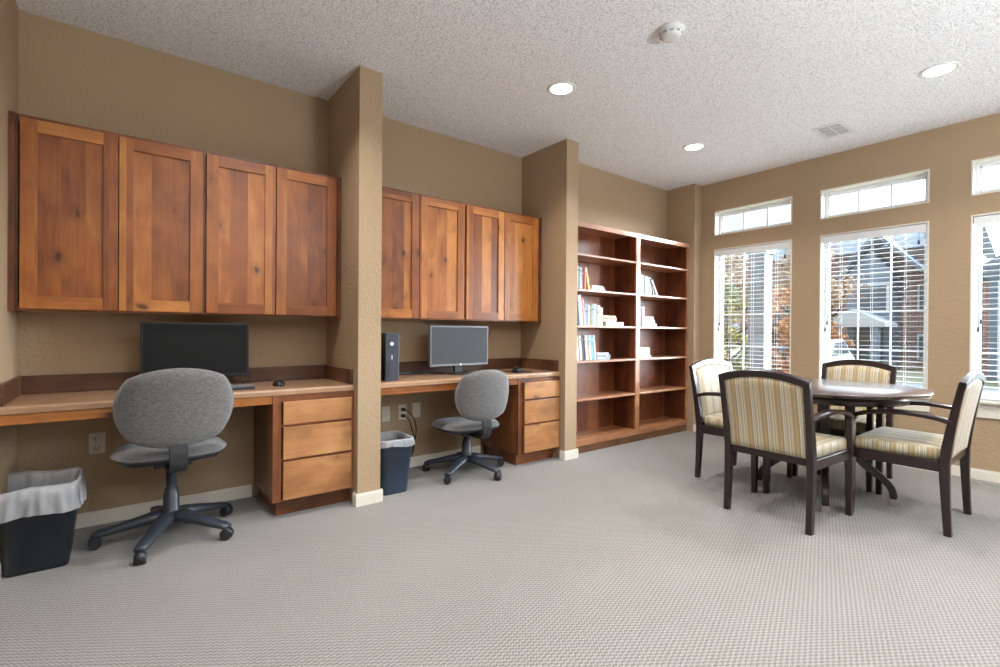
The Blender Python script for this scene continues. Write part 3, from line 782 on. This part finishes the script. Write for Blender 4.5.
def cord(pts, r, name, label, cat):
    o = MB().tube(bez(pts, 8), r, 8).build(name, 'black_plastic'); tag(o, label, cat); return o
cord([(.600, 3.46, DZ+.006), (.640, 3.50, DZ+.02), (.655, 3.53, DZ+.08), (.63, 3.545, DZ+.13), (.58, 3.53, DZ+.12), (.52, 3.50, DZ+.05), (.45, 3.48, DZ+.006)], .0035, 'cable', 'looping black cable behind the left monitor', 'cable')
cord([(1.62, 3.50, DZ+.006), (1.70, 3.47, DZ+.012), (1.80, 3.50, DZ+.008), (1.90, 3.46, DZ+.014), (2.02, 3.50, DZ+.006), (2.10, 3.48, DZ+.006)], .006, 'cable', 'black cables lying behind the middle monitor', 'cable')
cord([(1.60, 3.54, DZ+.006), (1.72, 3.52, DZ+.012), (1.86, 3.54, DZ+.02), (1.96, 3.53, DZ+.008), (2.06, 3.55, DZ+.006)], .006, 'cable', 'dark cable along the backsplash of the middle desk', 'cable')

# outlets
def outlet(x, z, label, kind):
    t = thing('wall_outlet', label, 'wall outlet', (x, D, z), 0, 'wall plates under the desks')
    MB().box(-.037, .037, -.006, 0, -.060, .060, .003).build('plate', 'plate', t)
    if kind == 'duplex':
        for s in (-1, 1):
            f = MB()
            f.lathe([(0, 0), (.0185, 0), (.0185, .003), (0, .003)], seg=24)
            bmesh.ops.transform(f.bm, matrix=Matrix.Translation((0, -.006, s*.025)) @ Matrix.Rotation(PI/2, 4, 'X'), verts=f.bm.verts)
            sk = f.build('socket', 'plate', t)
            MB().box(-.008, -.005, -.0098, -.009, s*.025-.003, s*.025+.007).box(.005, .008, -.0098, -.009, s*.025-.003, s*.025+.007).cyl((0, -.0098, s*.025-.010), (0, -.009, s*.025-.010), .0022, seg=8).build('slots', 'slot', sk)
    else:
        MB().box(-.016, .016, -.009, -.006, -.03, .03, .001).build('insert', 'plate', t)
    return t
outlet(-.119, .465, 'ivory duplex outlet under the left desk beside the waste bin', 'duplex')
outlet(1.642, .457, 'ivory blank wall plate beside the column, leftmost of three under the middle desk', 'blank')
outlet(1.786, .459, 'ivory outlet with a black plug in it under the middle desk', 'duplex')
outlet(1.912, .463, 'ivory wall plate right of the plugged outlet under the middle desk', 'blank')
t = thing('power_cord', 'black plug and cord hanging from the outlet under the middle desk', 'power cord', (1.786, D-.011, .432))
MB().box(-.014, .014, -.03, 0, -.012, .012, .004).box(-.014, .014, -.03, 0, .038, .062, .004).build('plug', 'black_plastic', t)
MB().tube(bez([(0, -.03, 0), (.03, -.05, -.03), (.06, -.04, -.10), (.08, -.05, -.2), (.05, -.06, -.32), (-.05, -.07, -.36)], 8), .004).tube(bez([(0, -.03, .05), (.04, -.055, .02), (.09, -.04, -.05), (.10, -.04, -.15), (.06, -.05, -.30)], 8), .004).build('cord', 'black_plastic', t)

# ------------------------------------------------------------------ office chairs
def office_chair(loc, rz, label, base_rot, bw, bh, tiltz, dz=0.0):
    t = thing('office_chair', label, 'office chair', loc, rz, 'grey tweed swivel chairs')
    # legs with casters
    for q in range(5):
        an = base_rot+q*2*PI/5; c, s = math.cos(an), math.sin(an)
        path = [(c*r_, s*r_, z) for r_, z in ((.025, .118), (.09, .114), (.17, .100), (.25, .083), (.308, .074), (.332, .066))]
        lg = MB().sweep(path, (-s, c, 0), [(.088, .056), (.082, .050), (.070, .040), (.062, .032), (.058, .028), (.048, .020)], rnd=.3, smooth=True).build('leg', 'chair_plastic', t)
        cb = MB(); cx, cy = c*.322, s*.322; a2 = an+R(random.choice([60, 100, -70, 20]))
        dx, dy = math.cos(a2), math.sin(a2)
        cb.cyl((cx, cy, .035), (cx, cy, .068), .008, seg=10)
        for sg in (-1, 1):
            cb.cyl((cx+dx*.006*sg, cy+dy*.006*sg, .0262), (cx+dx*.024*sg, cy+dy*.024*sg, .0262), .026, .024, seg=20)
        cb.cyl((cx-dx*.020, cy-dy*.020, .033), (cx+dx*.020, cy+dy*.020, .033), .0285, .0285, seg=16)
        cb.build('caster', 'black_plastic', lg)
    MB().lathe([(0, .085), (.04, .088), (.050, .10), (.050, .130), (.042, .145), (.038, .150), (.036, .235), (.031, .242), (.030, .262), (.024, .265), (.024, .425+dz), (0, .425+dz)], seg=28).build('gas_column', 'chair_plastic', t)
    MB().box(-.085, .085, -.10, .12, .395+dz, .428+dz, .012).build('mechanism', 'black_plastic', t)
    def seat(u, v, s):
        X = .262*u*math.sqrt(1-.40*v*v); Y = .240*v*math.sqrt(1-.42*u*u)+.02
        m_ = max(abs(u), abs(v)); e = (1-m_**5)**.5 if m_ < 1 else 0
        droop = -.018*max(0, v)**3
        return Vector((X, Y, .468+dz+droop+(.040*e if s > 0 else -.022*e)))
    MB().pad(seat, 22, 22).build('seat', 'tweed', t)
    def shell(u, v, s):
        X = .260*u*math.sqrt(1-.40*v*v); Y = .238*v*math.sqrt(1-.42*u*u)+.02
        m_ = max(abs(u), abs(v)); e = (1-m_**4)**.5 if m_ < 1 else 0
        return Vector((X*.97, Y, .462+dz-.018*max(0, v)**3+(-.002 if s > 0 else -.036*e-.004)))
    MB().pad(shell, 20, 20).build('seat_shell', 'black_plastic', t)
    zc = .728+dz; yb = -.265
    def back(u, v, s):
        sh = .38+.10*(1 if v > 0 else 0)
        X = bw/2*u*math.sqrt(1-.40*v*v)*(1+.03*v); Z = bh/2*v*math.sqrt(1-.42*u*u)
        m_ = max(abs(u), abs(v)); e = (1-m_**6)**.5 if m_ < 1 else 0
        Y = yb+.055*(X/(bw/2))**2-.02+(.036*e if s > 0 else -.030*e)-Z*tiltz
        return Vector((X, Y, zc+Z))
    MB().pad(back, 26, 22).build('backrest', 'tweed', t)
    # flat steel bar from under the seat up behind the backrest
    pth = bez([(0, -.02, .408+dz), (0, -.16, .404+dz), (0, -.250, .412+dz), (0, -.290, .440+dz), (0, -.296, .49+dz), (0, -.288, .545+dz)], 8)
    MB().sweep(pth, (1, 0, 0), (.078, .014), rnd=.2).build('back_bracket', 'black_plastic', t)
    return t
office_chair((.205, 3.155, 0), R(2), 'grey tweed office chair at the left desk, larger in view', R(26), .508, .400, .10)
office_chair((2.15, 3.20, 0), R(-3), 'grey tweed office chair at the middle desk, smaller in view', R(67+3), .48, .390, .10, -.088)

# ------------------------------------------------------------------ waste bins
def rrect(hx, hy, r, n=6):
    out = []
    for cx, cy, a0 in ((hx-r, hy-r, 0), (-hx+r, hy-r, 90), (-hx+r, -hy+r, 180), (hx-r, -hy+r, 270)):
        for i in range(n+1):
            a = R(a0+90*i/n); out.append((cx+r*math.cos(a), cy+r*math.sin(a)))
    return out
def loft(b, rings, closed_bottom=True, closed_top=False, smooth=True):
    vs = [[b.bm.verts.new(p) for p in rg] for rg in rings]; n = len(vs[0])
    for a, c in zip(vs, vs[1:]):
        for q in range(n):
            f = b.bm.faces.new((a[q], a[(q+1) % n], c[(q+1) % n], c[q])); f.smooth = smooth
    if closed_bottom: b.bm.faces.new(vs[0][::-1])
    if closed_top: b.bm.faces.new(vs[-1])
    return b
def bin_(loc, hx, hy, h, label, mat_, rz=0, taper=.80):
    t = thing('waste_bin', label, 'waste bin', loc, rz, 'plastic waste bins')
    rg = []
    for z, s, off in ((.0, taper, 0), (.012, taper+.01, 0), (h-.03, .985, 0), (h-.028, 1.01, .003), (h, 1.03, .004)):
        rg.append([(x*s, y*s, z) for x, y in rrect(hx, hy, .045)])
    for z, s in ((h, 1.0), (h-.03, .96), (.02, taper-.03), (.012, taper-.03)):
        rg.append([(x*s, y*s, z) for x, y in rrect(hx, hy, .045)])
    b = loft(MB(), rg, True, True); b.build('body', mat_, t)
    return t
def liner(loc, hx, hy, rings, label, rz=0, seed=1):
    rnd = random.Random(seed); out = []
    n = 10
    raw = rrect(hx, hy, .045, n); base_ = []
    for p, q in zip(raw, raw[1:]+raw[:1]):
        m_ = max(1, int(math.hypot(q[0]-p[0], q[1]-p[1])/.008))
        base_ += [(p[0]+(q[0]-p[0])*i/m_, p[1]+(q[1]-p[1])*i/m_) for i in range(m_)]
    ph = [rnd.uniform(0, 6.28) for _ in range(6)]
    for i, (z, s, wob, zw) in enumerate(rings):
        rg = []
        for j, (x, y) in enumerate(base_):
            a = math.atan2(y, x)
            w = wob*(.5*math.sin(5*a+ph[0]+i*.4)+.4*math.sin(13*a+ph[1]-i*.5)+.35*math.sin(23*a+ph[2]+i*.6)+.25*math.sin(37*a+ph[5]-i*.3))
            rg.append((x*s*(1+w), y*s*(1+w), z+zw*(math.sin(2*a+ph[3])*.6+math.sin(5*a+ph[4])*.4)))
        out.append(rg)
    b = loft(MB(), out, False, False); o = b.build('bin_liner', 'bag'); tag(o, label, 'bin liner', 'plastic bags in the waste bins'); o.location = loc; o.rotation_euler = (0, 0, rz); return o
bin_((-.315, 3.19, 0), .145, .175, .355, 'black waste bin at the left wall under the first desk', 'bin_plastic', taper=.76)
liner((-.315, 3.19, 0), .145, .175, [(.270, 1.12, .05, .012), (.30, 1.11, .05, .008), (.33, 1.085, .04, .006), (.362, 1.05, .015, .004), (.380, 1.03, .03, .008), (.395, .99, .035, .012), (.375, .95, .03, .006), (.33, .93, .03, 0), (.20, .84, .05, 0), (.06, .72, .06, 0)], 'crumpled translucent white bag hanging over the rim of the left bin', seed=3)
bin_((1.482, 3.175, 0), .121, .145, .365, 'slate blue waste bin under the middle desk beside the column', 'bin_blue', taper=.76)
liner((1.482, 3.175, 0), .121, .145, [(.328, 1.085, .04, .010), (.350, 1.075, .02, .004), (.370, 1.05, .01, .002), (.378, 1.02, .01, .002), (.367, .97, .01, 0), (.32, .92, .02, 0), (.16, .82, .04, 0)], 'white bag folded over the rim of the blue bin', seed=5)

# ------------------------------------------------------------------ striped armchairs
def armchair(loc, rz, label):
    t = thing('armchair', label, 'chair', loc, rz, 'striped dining armchairs')
    yl = lambda z: -.250-.078*max(0, (z-.40)/.45)**1.25 if z > .40 else -.250-.018*((.40-z)/.40)**1.5
    for s in (-1, 1):
        # rear leg runs up to become the back post
        pth = [(s*(.252+.006*max(0, z-.40)/.45), yl(z), z) for z in (0, .1, .2, .3, .40, .48, .56, .64, .72, .80, .852)]
        wh = [(.034, .038), (.036, .040), (.038, .043), (.040, .048), (.040, .052), (.038, .050), (.036, .046), (.036, .042), (.036, .038), (.036, .036), (.036, .034)]
        MB().sweep(pth, (1, 0, 0), wh, rnd=.12).build('rear_leg', 'espresso', t)
        # front leg up to the arm
        pth = [(s*.262, .225, z) for z in (0, .12, .25, .38, .45, .55)]+[(s*.262, .221, .590), (s*.262, .207, .612)]
        wh = [(.034, .034), (.038, .038), (.042, .042), (.044, .044), (.042, .042), (.036, .040), (.036, .040), (.038, .034)]
        MB().sweep(pth, (1, 0, 0), wh, rnd=.12).build('front_leg', 'espresso', t)
        pth = bez([(s*.256, -.285, .630), (s*.260, -.19, .652), (s*.266, -.05, .662), (s*.268, .09, .650), (s*.265, .18, .628), (s*.262, .236, .600)], 5)
        MB().sweep(pth, (1, 0, 0), [(.040+.012*math.sin(PI*i/(len(pth)-1)), .026) for i in range(len(pth))], rnd=.25).build('armrest', 'espresso', t)
        MB().sweep([(s*.254, -.235, .378), (s*.258, 0, .380), (s*.260, .212, .382)], (1, 0, 0), (.024, .058), rnd=.06).build('side_rail', 'espresso', t)
    MB().box(-.25, .25, .213, .237, .352, .410, .002).build('front_rail', 'espresso', t)
    MB().box(-.235, .235, -.260, -.236, .372, .425, .002).build('rear_rail', 'espresso', t)
    # arched crest rail
    n = 14; pth = []
    for i in range(n+1):
        x = -.268+.536*i/n; pth.append((x, -.328-.006*(1-(x/.268)**2), .838+.046*(1-(x/.268)**2)))
    MB().sweep(pth, (0, 1, .18), (.034, .044), rnd=.15).build('crest_rail', 'espresso', t)
    # upholstered back between the posts
    def back(u, v, s):
        X = .232*u*(1+.03*(v+1)/2); z0 = .415; z1 = .818+.046*(1-(X/.268)**2); z = z0+(z1-z0)*(v+1)/2
        m_ = max(abs(u)**8, abs(v)**10); e = (1-m_)**.5 if m_ < 1 else 0
        return Vector((X, yl(z)-.002+(.012+.024*e if s > 0 else -.010-.008*e), z))
    MB().pad(back, 18, 18).build('backrest', 'stripe', t)
    def seat(u, v, s):
        X = .248*u*(1+.03*v); Y = -.005+.228*v
        m_ = max(abs(u)**10, abs(v)**10); e = (1-m_)**.5 if m_ < 1 else 0
        if v < -.9: X *= .93
        cr = .012*(1-u*u)*(1-v*v)
        return Vector((X*(.985 if e == 0 else 1), Y, .468+.014*e+cr if s > 0 else .400))
    MB().pad(seat, 20, 20).build('seat', 'stripe', t)
    return t
TC = Vector((3.835, 1.285, 0))
A = armchair((3.315, 1.300, 0), R(-92.5), 'striped armchair nearest the camera with its back turned to us')
B_ = dup(A, (3.892, .845, 0), R(0), 'striped armchair at the right with its back toward the right edge')
C_ = dup(A, (3.803, 1.795, 0), R(180), 'striped armchair left of the table facing us, beside the bookcase')
D_ = dup(A, (4.418, 1.350, 0), R(90), 'striped armchair behind the round table under the middle window')

A.scale = (.95, 1.06, 1); D_.scale = (.92, 1.06, 1); B_.scale = (1.09, .92, 1); C_.scale = (1.12, .88, 1)
# ------------------------------------------------------------------ round table
t = thing('round_table', 'round dark wood pedestal table between the four striped armchairs', 'table', tuple(TC), R(21))
MB().lathe([(0, .735), (.545, .735), (.558, .739), (.562, .746), (.570, .750), (.572, .757), (.566, .762), (0, .763)], seg=96).build('table_top', 'table_top', t)
MB().lathe([(.44, .680), (.46, .680), (.462, .735), (.44, .735), (.44, .680)], seg=64).build('apron_ring', 'espresso', t)
MB().box(-.40, .40, -.03, .03, .682, .714).box(-.03, .03, -.40, .40, .680, .712).build('cross_bearer', 'espresso', t)
for q in range(4):
    an = q*PI/2; c, s = math.cos(an), math.sin(an)
    MB().box(-.028, .028, -.028, .028, .20, .682, .004, mat=Matrix.Rotation(an, 4, 'Z') @ Matrix.Translation((.150, 0, 0))).build('column', 'espresso', t)
    pp = [(.135, .42), (.165, .34), (.225, .255), (.300, .190), (.362, .130), (.385, .075), (.385, .042)]
    pth = bez([(c*r_, s*r_, z) for r_, z in pp], 5)
    lg = MB().sweep(pth, (-s, c, 0), [(.040, .056-.020*i/(len(pth)-1)) for i in range(len(pth))], rnd=.15).build('leg', 'espresso', t)
    MB().box(-.021, .021, -.021, .021, 0, .044, .002, mat=Matrix.Rotation(an, 4, 'Z') @ Matrix.Translation((.385, 0, 0))).build('ferrule', 'tip', lg)
MB().box(-.17, .17, -.17, .17, .29, .315, .004, mat=Matrix.Rotation(R(45), 4, 'Z')).build('lower_shelf', 'espresso', t)

# ------------------------------------------------------------------ outside
GZ = -.45
g = MB().box(W+.6, 70, -30, 60, GZ-.2, GZ); struct(g.build('ground', 'grass'))
g = MB().box(14.0, 19.5, -30, 60, GZ, GZ+.02); struct(g.build('road', 'asphalt'))
# roof column just outside
t = thing('porch_column', 'wide grey column standing outside the window nearest the bookcase', 'column', (7.4, 3.31, GZ))
MB().box(-.13, .13, -.115, .115, 0, 2.72, .01).build('shaft', 'stone', t)
MB().box(-.17, .17, -.155, .155, 0, .25, .01).box(-.16, .16, -.145, .145, 2.72, 2.82, .01).build('plinth', 'stone', t)

HXf = 28.0
def zz(z): return 1.12+1.867*(z-1.12)
t = thing('brick_house', 'two-storey red brick house with grey gabled entrance seen through the middle window', 'house', (HXf, 7.3, GZ))
hx, hy = HXf, 7.3
def hb(b, x0, x1, y0, y1, z0, z1, **k_): return b.box(x0-hx, x1-hx, y0-hy, y1-hy, z0-GZ, z1-GZ, **k_)
hb(MB(), hx, hx+6, 4.3, 13.5, GZ, 5.0).build('wall', 'brick', t)
b = MB().prism([(-.5, 4.95-GZ), (3, 6.3-GZ), (6.5, 4.95-GZ), (3, 6.1-GZ)], 'y', 4.0-hy, 13.8-hy); b.build('roof', 'shingle', t)
# entrance bay with gable
b = MB(); b.prism([(8.05-hy, 0), (6.35-hy, 0), (6.35-hy, 3.9-GZ), (7.2-hy, 4.9-GZ), (8.05-hy, 3.9-GZ)], 'x', -1.2, 0); b.build('entrance_bay', 'siding', t)
b = MB(); b.prism([(8.75-hy, 3.15-GZ), (6.85-hy, 5.45-GZ), (5.1-hy, 3.55-GZ), (5.1-hy, 3.75-GZ), (6.85-hy, 5.68-GZ), (8.75-hy, 3.38-GZ)], 'x', -1.7, .3); b.build('gable_roof', 'shingle', t)
b = hb(MB(), hx-1.26, hx-1.2, 6.45, 7.62, 2.05, 3.38); w_ = b.build('window_frame', 'porch_white', t)
hb(MB(), hx-1.29, hx-1.25, 6.55, 7.52, 2.15, 3.28).build('window_glass', 'dark_glass', w_)
b = MB().prism([(8.55-hy, 1.42-GZ), (6.15-hy, 1.42-GZ), (6.15-hy, 1.58-GZ), (7.35-hy, 2.2-GZ), (8.55-hy, 1.58-GZ)], 'x', -3.0, -1.2); b.build('porch_roof', 'porch_white', t)
for y_ in (7.88, 6.52): hb(MB(), hx-2.9, hx-2.65, y_-.13, y_+.13, GZ, 1.42).build('porch_post', 'siding', t)
hb(MB(), hx-1.25, hx-1.2, 6.65, 7.75, GZ, 1.38).build('door', 'garage', t)
for y0, y1, z0, z1 in ((5.30, 5.72, 2.1, 3.35), (5.30, 5.72, -.05, 1.12), (8.7, 9.1, 2.1, 3.35), (10.3, 11.2, 2.1, 3.35)):
    w_ = hb(MB(), hx-.06, hx, y0, y1, z0, z1).build('window_frame', 'porch_white', t)
    hb(MB(), hx-.09, hx-.05, y0+.08, y1-.08, z0+.08, z1-.08).build('window_glass', 'dark_glass', w_)

hx, hy = 24.0, 2.0
t = thing('blue_house', 'pale blue gabled house seen through the window at the right edge', 'house', (hx, hy, GZ))
hb(MB(), hx, hx+6, -2.5, 2.95, GZ, 3.2).build('wall', 'siding', t)
MB().prism([(3.5-hy, 2.95-GZ), (0.2-hy, 5.1-GZ), (-3.1-hy, 2.95-GZ), (-3.1-hy, 3.25-GZ), (.2-hy, 5.45-GZ), (3.5-hy, 3.25-GZ)], 'x', -.6, 6.4).build('roof', 'shingle', t)
hb(MB(), hx, hx+.3, 2.95, 3.6, GZ, 3.0).build('brick_wing', 'brick', t)
for y_ in (2.55, 1.5): hb(MB(), hx-.7, hx-.5, y_-.12, y_+.12, GZ, 2.95).build('porch_post', 'porch_white', t)
w_ = hb(MB(), hx-.06, hx, 1.7, 2.3, .8, 2.3).build('window_frame', 'porch_white', t)
hb(MB(), hx-.09, hx-.05, 1.78, 2.22, .88, 2.22).build('window_glass', 'dark_glass', w_)

def tree(x, y, h, cr, n, mat_, label, seed, low=.35, kind='tree', lsz=.16, stretch=1.0):
    rnd = random.Random(seed)
    t = thing(kind, label, kind, (x, y, GZ), 0, 'autumn trees outside' if kind == 'tree' else 'shrubs outside')
    tr = MB(); tr.tube(bez([(0, 0, 0), (.05, .03, h*.25), (-.05, .05, h*.5), (.03, 0, h*.8)], 5), .05+h*.012, 10)
    for q in range(9):
        a = rnd.uniform(0, 6.28); z0 = h*rnd.uniform(.25, .7); rr = cr*rnd.uniform(.5, .85)
        tr.tube(bez([(0, .03, z0), (math.cos(a)*rr*.5, math.sin(a)*rr*.5, z0+h*.08), (math.cos(a)*rr, math.sin(a)*rr, z0+h*.2)], 4), .02+.004*h, 6)
    tr.build('trunk', 'bark', t)
    f = MB()
    cl = []
    for q in range(26):
        a = rnd.uniform(0, 6.28); u = rnd.uniform(-1, 1); r_ = cr*rnd.uniform(.25, .95)*math.sqrt(max(0, 1-u*u))**.6
        cl.append((math.cos(a)*r_, math.sin(a)*r_, h*(low+(1-low)*(u+1)/2)*stretch, cr*rnd.uniform(.22, .42)))
    for q in range(n):
        cx, cy, cz, s = rnd.choice(cl)
        v = Vector((rnd.gauss(0, 1), rnd.gauss(0, 1), rnd.gauss(0, 1))).normalized()*s*rnd.uniform(.4, 1)
        p = Vector((cx, cy, cz))+v; p.z = max(p.z, .05)
        d1 = Vector((rnd.gauss(0, 1), rnd.gauss(0, 1), rnd.gauss(0, 1))).normalized(); d2 = d1.orthogonal().normalized()
        z_ = lsz*rnd.uniform(.6, 1.3)
        vs = [f.bm.verts.new(p+d1*z_*a_+d2*z_*b_*.6) for a_, b_ in ((-.6, 0), (0, -.5), (.6, 0), (0, .5))]
        f.bm.faces.new(vs)
    f.build('foliage', mat_, t)
tree(17.0, 8.7, 4.6, 1.9, 4200, 'leaf_tan', 'tall tan-leaved tree beyond the column outside the first window', 11, low=.45)
tree(12.6, 6.55, 2.7, .8, 2600, 'leaf_green', 'yellow-green small tree left of the grey column outside', 12, low=.15, lsz=.12)
tree(12.2, 5.05, 2.5, .75, 2800, 'leaf_orange', 'orange autumn tree right of the grey column outside', 13, low=.2, lsz=.12)
tree(22.0, 7.7, 5.0, 1.9, 4200, 'leaf_tan', 'large russet tree in front of the left part of the brick house', 14, low=.5)
tree(21.0, 6.9, 1.9, .9, 1800, 'leaf_orange', 'low orange shrub in front of the brick house', 15, low=.1, kind='shrub', lsz=.13)
tree(23.0, 13.2, 5.6, 2.8, 5200, 'leaf_tan', 'broad brown-leaved tree filling the distance behind the column', 16, low=.15, lsz=.24)
tree(29.0, 19.5, 7.0, 3.2, 5200, 'leaf_tan', 'farthest brown-leaved tree at the left behind the others', 17, low=.12, lsz=.28)

# parked car
def car(x, y, rz, label):
    t = thing('car', label, 'car', (x, y, GZ+.02), rz)
    prof = [(-2.2, .32), (-2.22, .62), (-2.1, .84), (-1.65, .92), (-1.15, 1.36), (.35, 1.40), (1.05, .98), (1.95, .86), (2.2, .66), (2.2, .32)]
    b = MB().prism(prof, 'y', -.86, .86)
    bmesh.ops.bevel(b.bm, geom=list(b.bm.edges), offset=.05, segments=2, affect='EDGES')
    b.build('body', 'car_paint', t)
    g_ = MB().prism([(-1.5, .95), (-1.08, 1.30), (.30, 1.33), (.88, .98)], 'y', -.875, .875); g_.build('side_glass', 'car_glass', t)
    MB().prism([(-1.70, .93), (-1.66, .93), (-1.17, 1.345), (-1.21, 1.345)], 'y', -.68, .68).build('rear_glass', 'car_glass', t)
    for sx in (-1.35, 1.35):
        for sy in (-.80, .80): MB().cyl((sx, sy-.1, .32), (sx, sy+.1, .32), .32, seg=28).cyl((sx, sy-.11, .32), (sx, sy+.11, .32), .18, seg=20).build('wheel', 'tyre', t)
    for sy in (-.7, .7): MB().box(-2.25, -2.12, sy-.13, sy+.13, .62, .80, .02).build('tail_lamp', 'red', t)
car(15.9, 5.75, R(8), 'pale car parked outside behind the grey column')

# ------------------------------------------------------------------ light, camera, world
def uplight(x, y, z, e, size, c=(1, .985, .96)):  # unseen fill lamps behind the camera, added to brighten the ceiling
    ld = bpy.data.lights.new('ceiling_fill', 'AREA'); ld.shape = 'DISK'; ld.size = size; ld.energy = e; ld.color = c
    lo = bpy.data.objects.new('ceiling_fill', ld); C.objects.link(lo); lo.location = (x, y, z); lo.rotation_euler = (PI, 0, 0)
uplight(2.2, -2.3, 1.2, 260, .9, (.88, .94, 1))
uplight(.2, -2.5, 1.4, 20, .6, (.88, .94, 1))

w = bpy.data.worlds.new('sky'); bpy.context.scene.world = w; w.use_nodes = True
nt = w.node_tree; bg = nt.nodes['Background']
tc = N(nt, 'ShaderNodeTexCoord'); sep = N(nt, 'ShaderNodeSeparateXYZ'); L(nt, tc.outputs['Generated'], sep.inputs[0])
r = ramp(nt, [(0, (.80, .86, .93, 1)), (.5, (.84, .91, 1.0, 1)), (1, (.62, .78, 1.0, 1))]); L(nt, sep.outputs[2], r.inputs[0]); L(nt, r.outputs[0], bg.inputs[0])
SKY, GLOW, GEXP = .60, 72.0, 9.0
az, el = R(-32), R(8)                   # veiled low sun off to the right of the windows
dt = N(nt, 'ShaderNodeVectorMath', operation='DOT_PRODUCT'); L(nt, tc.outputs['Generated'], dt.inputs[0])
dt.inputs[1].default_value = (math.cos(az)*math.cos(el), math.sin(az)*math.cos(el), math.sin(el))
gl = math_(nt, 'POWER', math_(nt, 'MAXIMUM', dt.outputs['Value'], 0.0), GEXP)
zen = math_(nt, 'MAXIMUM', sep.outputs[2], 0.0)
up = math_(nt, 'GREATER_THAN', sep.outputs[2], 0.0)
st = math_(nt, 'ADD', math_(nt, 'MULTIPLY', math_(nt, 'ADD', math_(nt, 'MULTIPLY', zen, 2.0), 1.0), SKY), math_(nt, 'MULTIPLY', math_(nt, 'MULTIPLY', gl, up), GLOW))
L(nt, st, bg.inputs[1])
for y0, y1 in wins:
    for z0, z1 in ((ZB, ZT), (TB, TT)):
        ld = bpy.data.lights.new('window_portal', 'AREA'); ld.shape = 'RECTANGLE'; ld.size = y1-y0; ld.size_y = z1-z0
        ld.cycles.is_portal = True
        lo = bpy.data.objects.new('window_portal', ld); C.objects.link(lo); lo.location = (W+WT+.02, (y0+y1)/2, (z0+z1)/2)
        lo.rotation_euler = (PI/2, 0, PI/2)

cd = bpy.data.cameras.new('camera'); co = bpy.data.objects.new('camera', cd); C.objects.link(co)
fpx, Aang, Roll, Pitch, cx_, cy_ = 485.465, R(52.205), R(.3984), R(-.2359), 500.41, 333.18
cd.sensor_width = 36; cd.lens = 36*fpx/1000; cd.shift_x = -(cx_-500)/1000; cd.shift_y = (cy_-333.5)/1000
cd.clip_start = .05; cd.clip_end = 300
f0 = Vector((math.cos(Aang), math.sin(Aang), 0)); r0 = Vector((math.sin(Aang), -math.cos(Aang), 0)); u0 = Vector((0, 0, 1))
f_ = f0*math.cos(Pitch)+u0*math.sin(Pitch); u_ = u0*math.cos(Pitch)-f0*math.sin(Pitch)
r_ = r0*math.cos(Roll)+u_*math.sin(Roll); u2 = u_*math.cos(Roll)-r0*math.sin(Roll)
mt = Matrix((r_, u2, -f_)).transposed().to_4x4(); mt.translation = Vector((0, 0, 1.12)); co.matrix_world = mt
sc = bpy.context.scene; sc.camera = co
sc.view_settings.view_transform = 'Standard'; sc.view_settings.look = 'None'; sc.view_settings.gamma = 1.0; sc.view_settings.use_curve_mapping = False
sc.view_settings.exposure = 0.38
sc.cycles.use_denoising = True; sc.cycles.max_bounces = 10; sc.cycles.diffuse_bounces = 5; sc.cycles.transparent_max_bounces = 16
sc.cycles.sample_clamp_indirect = 6.0
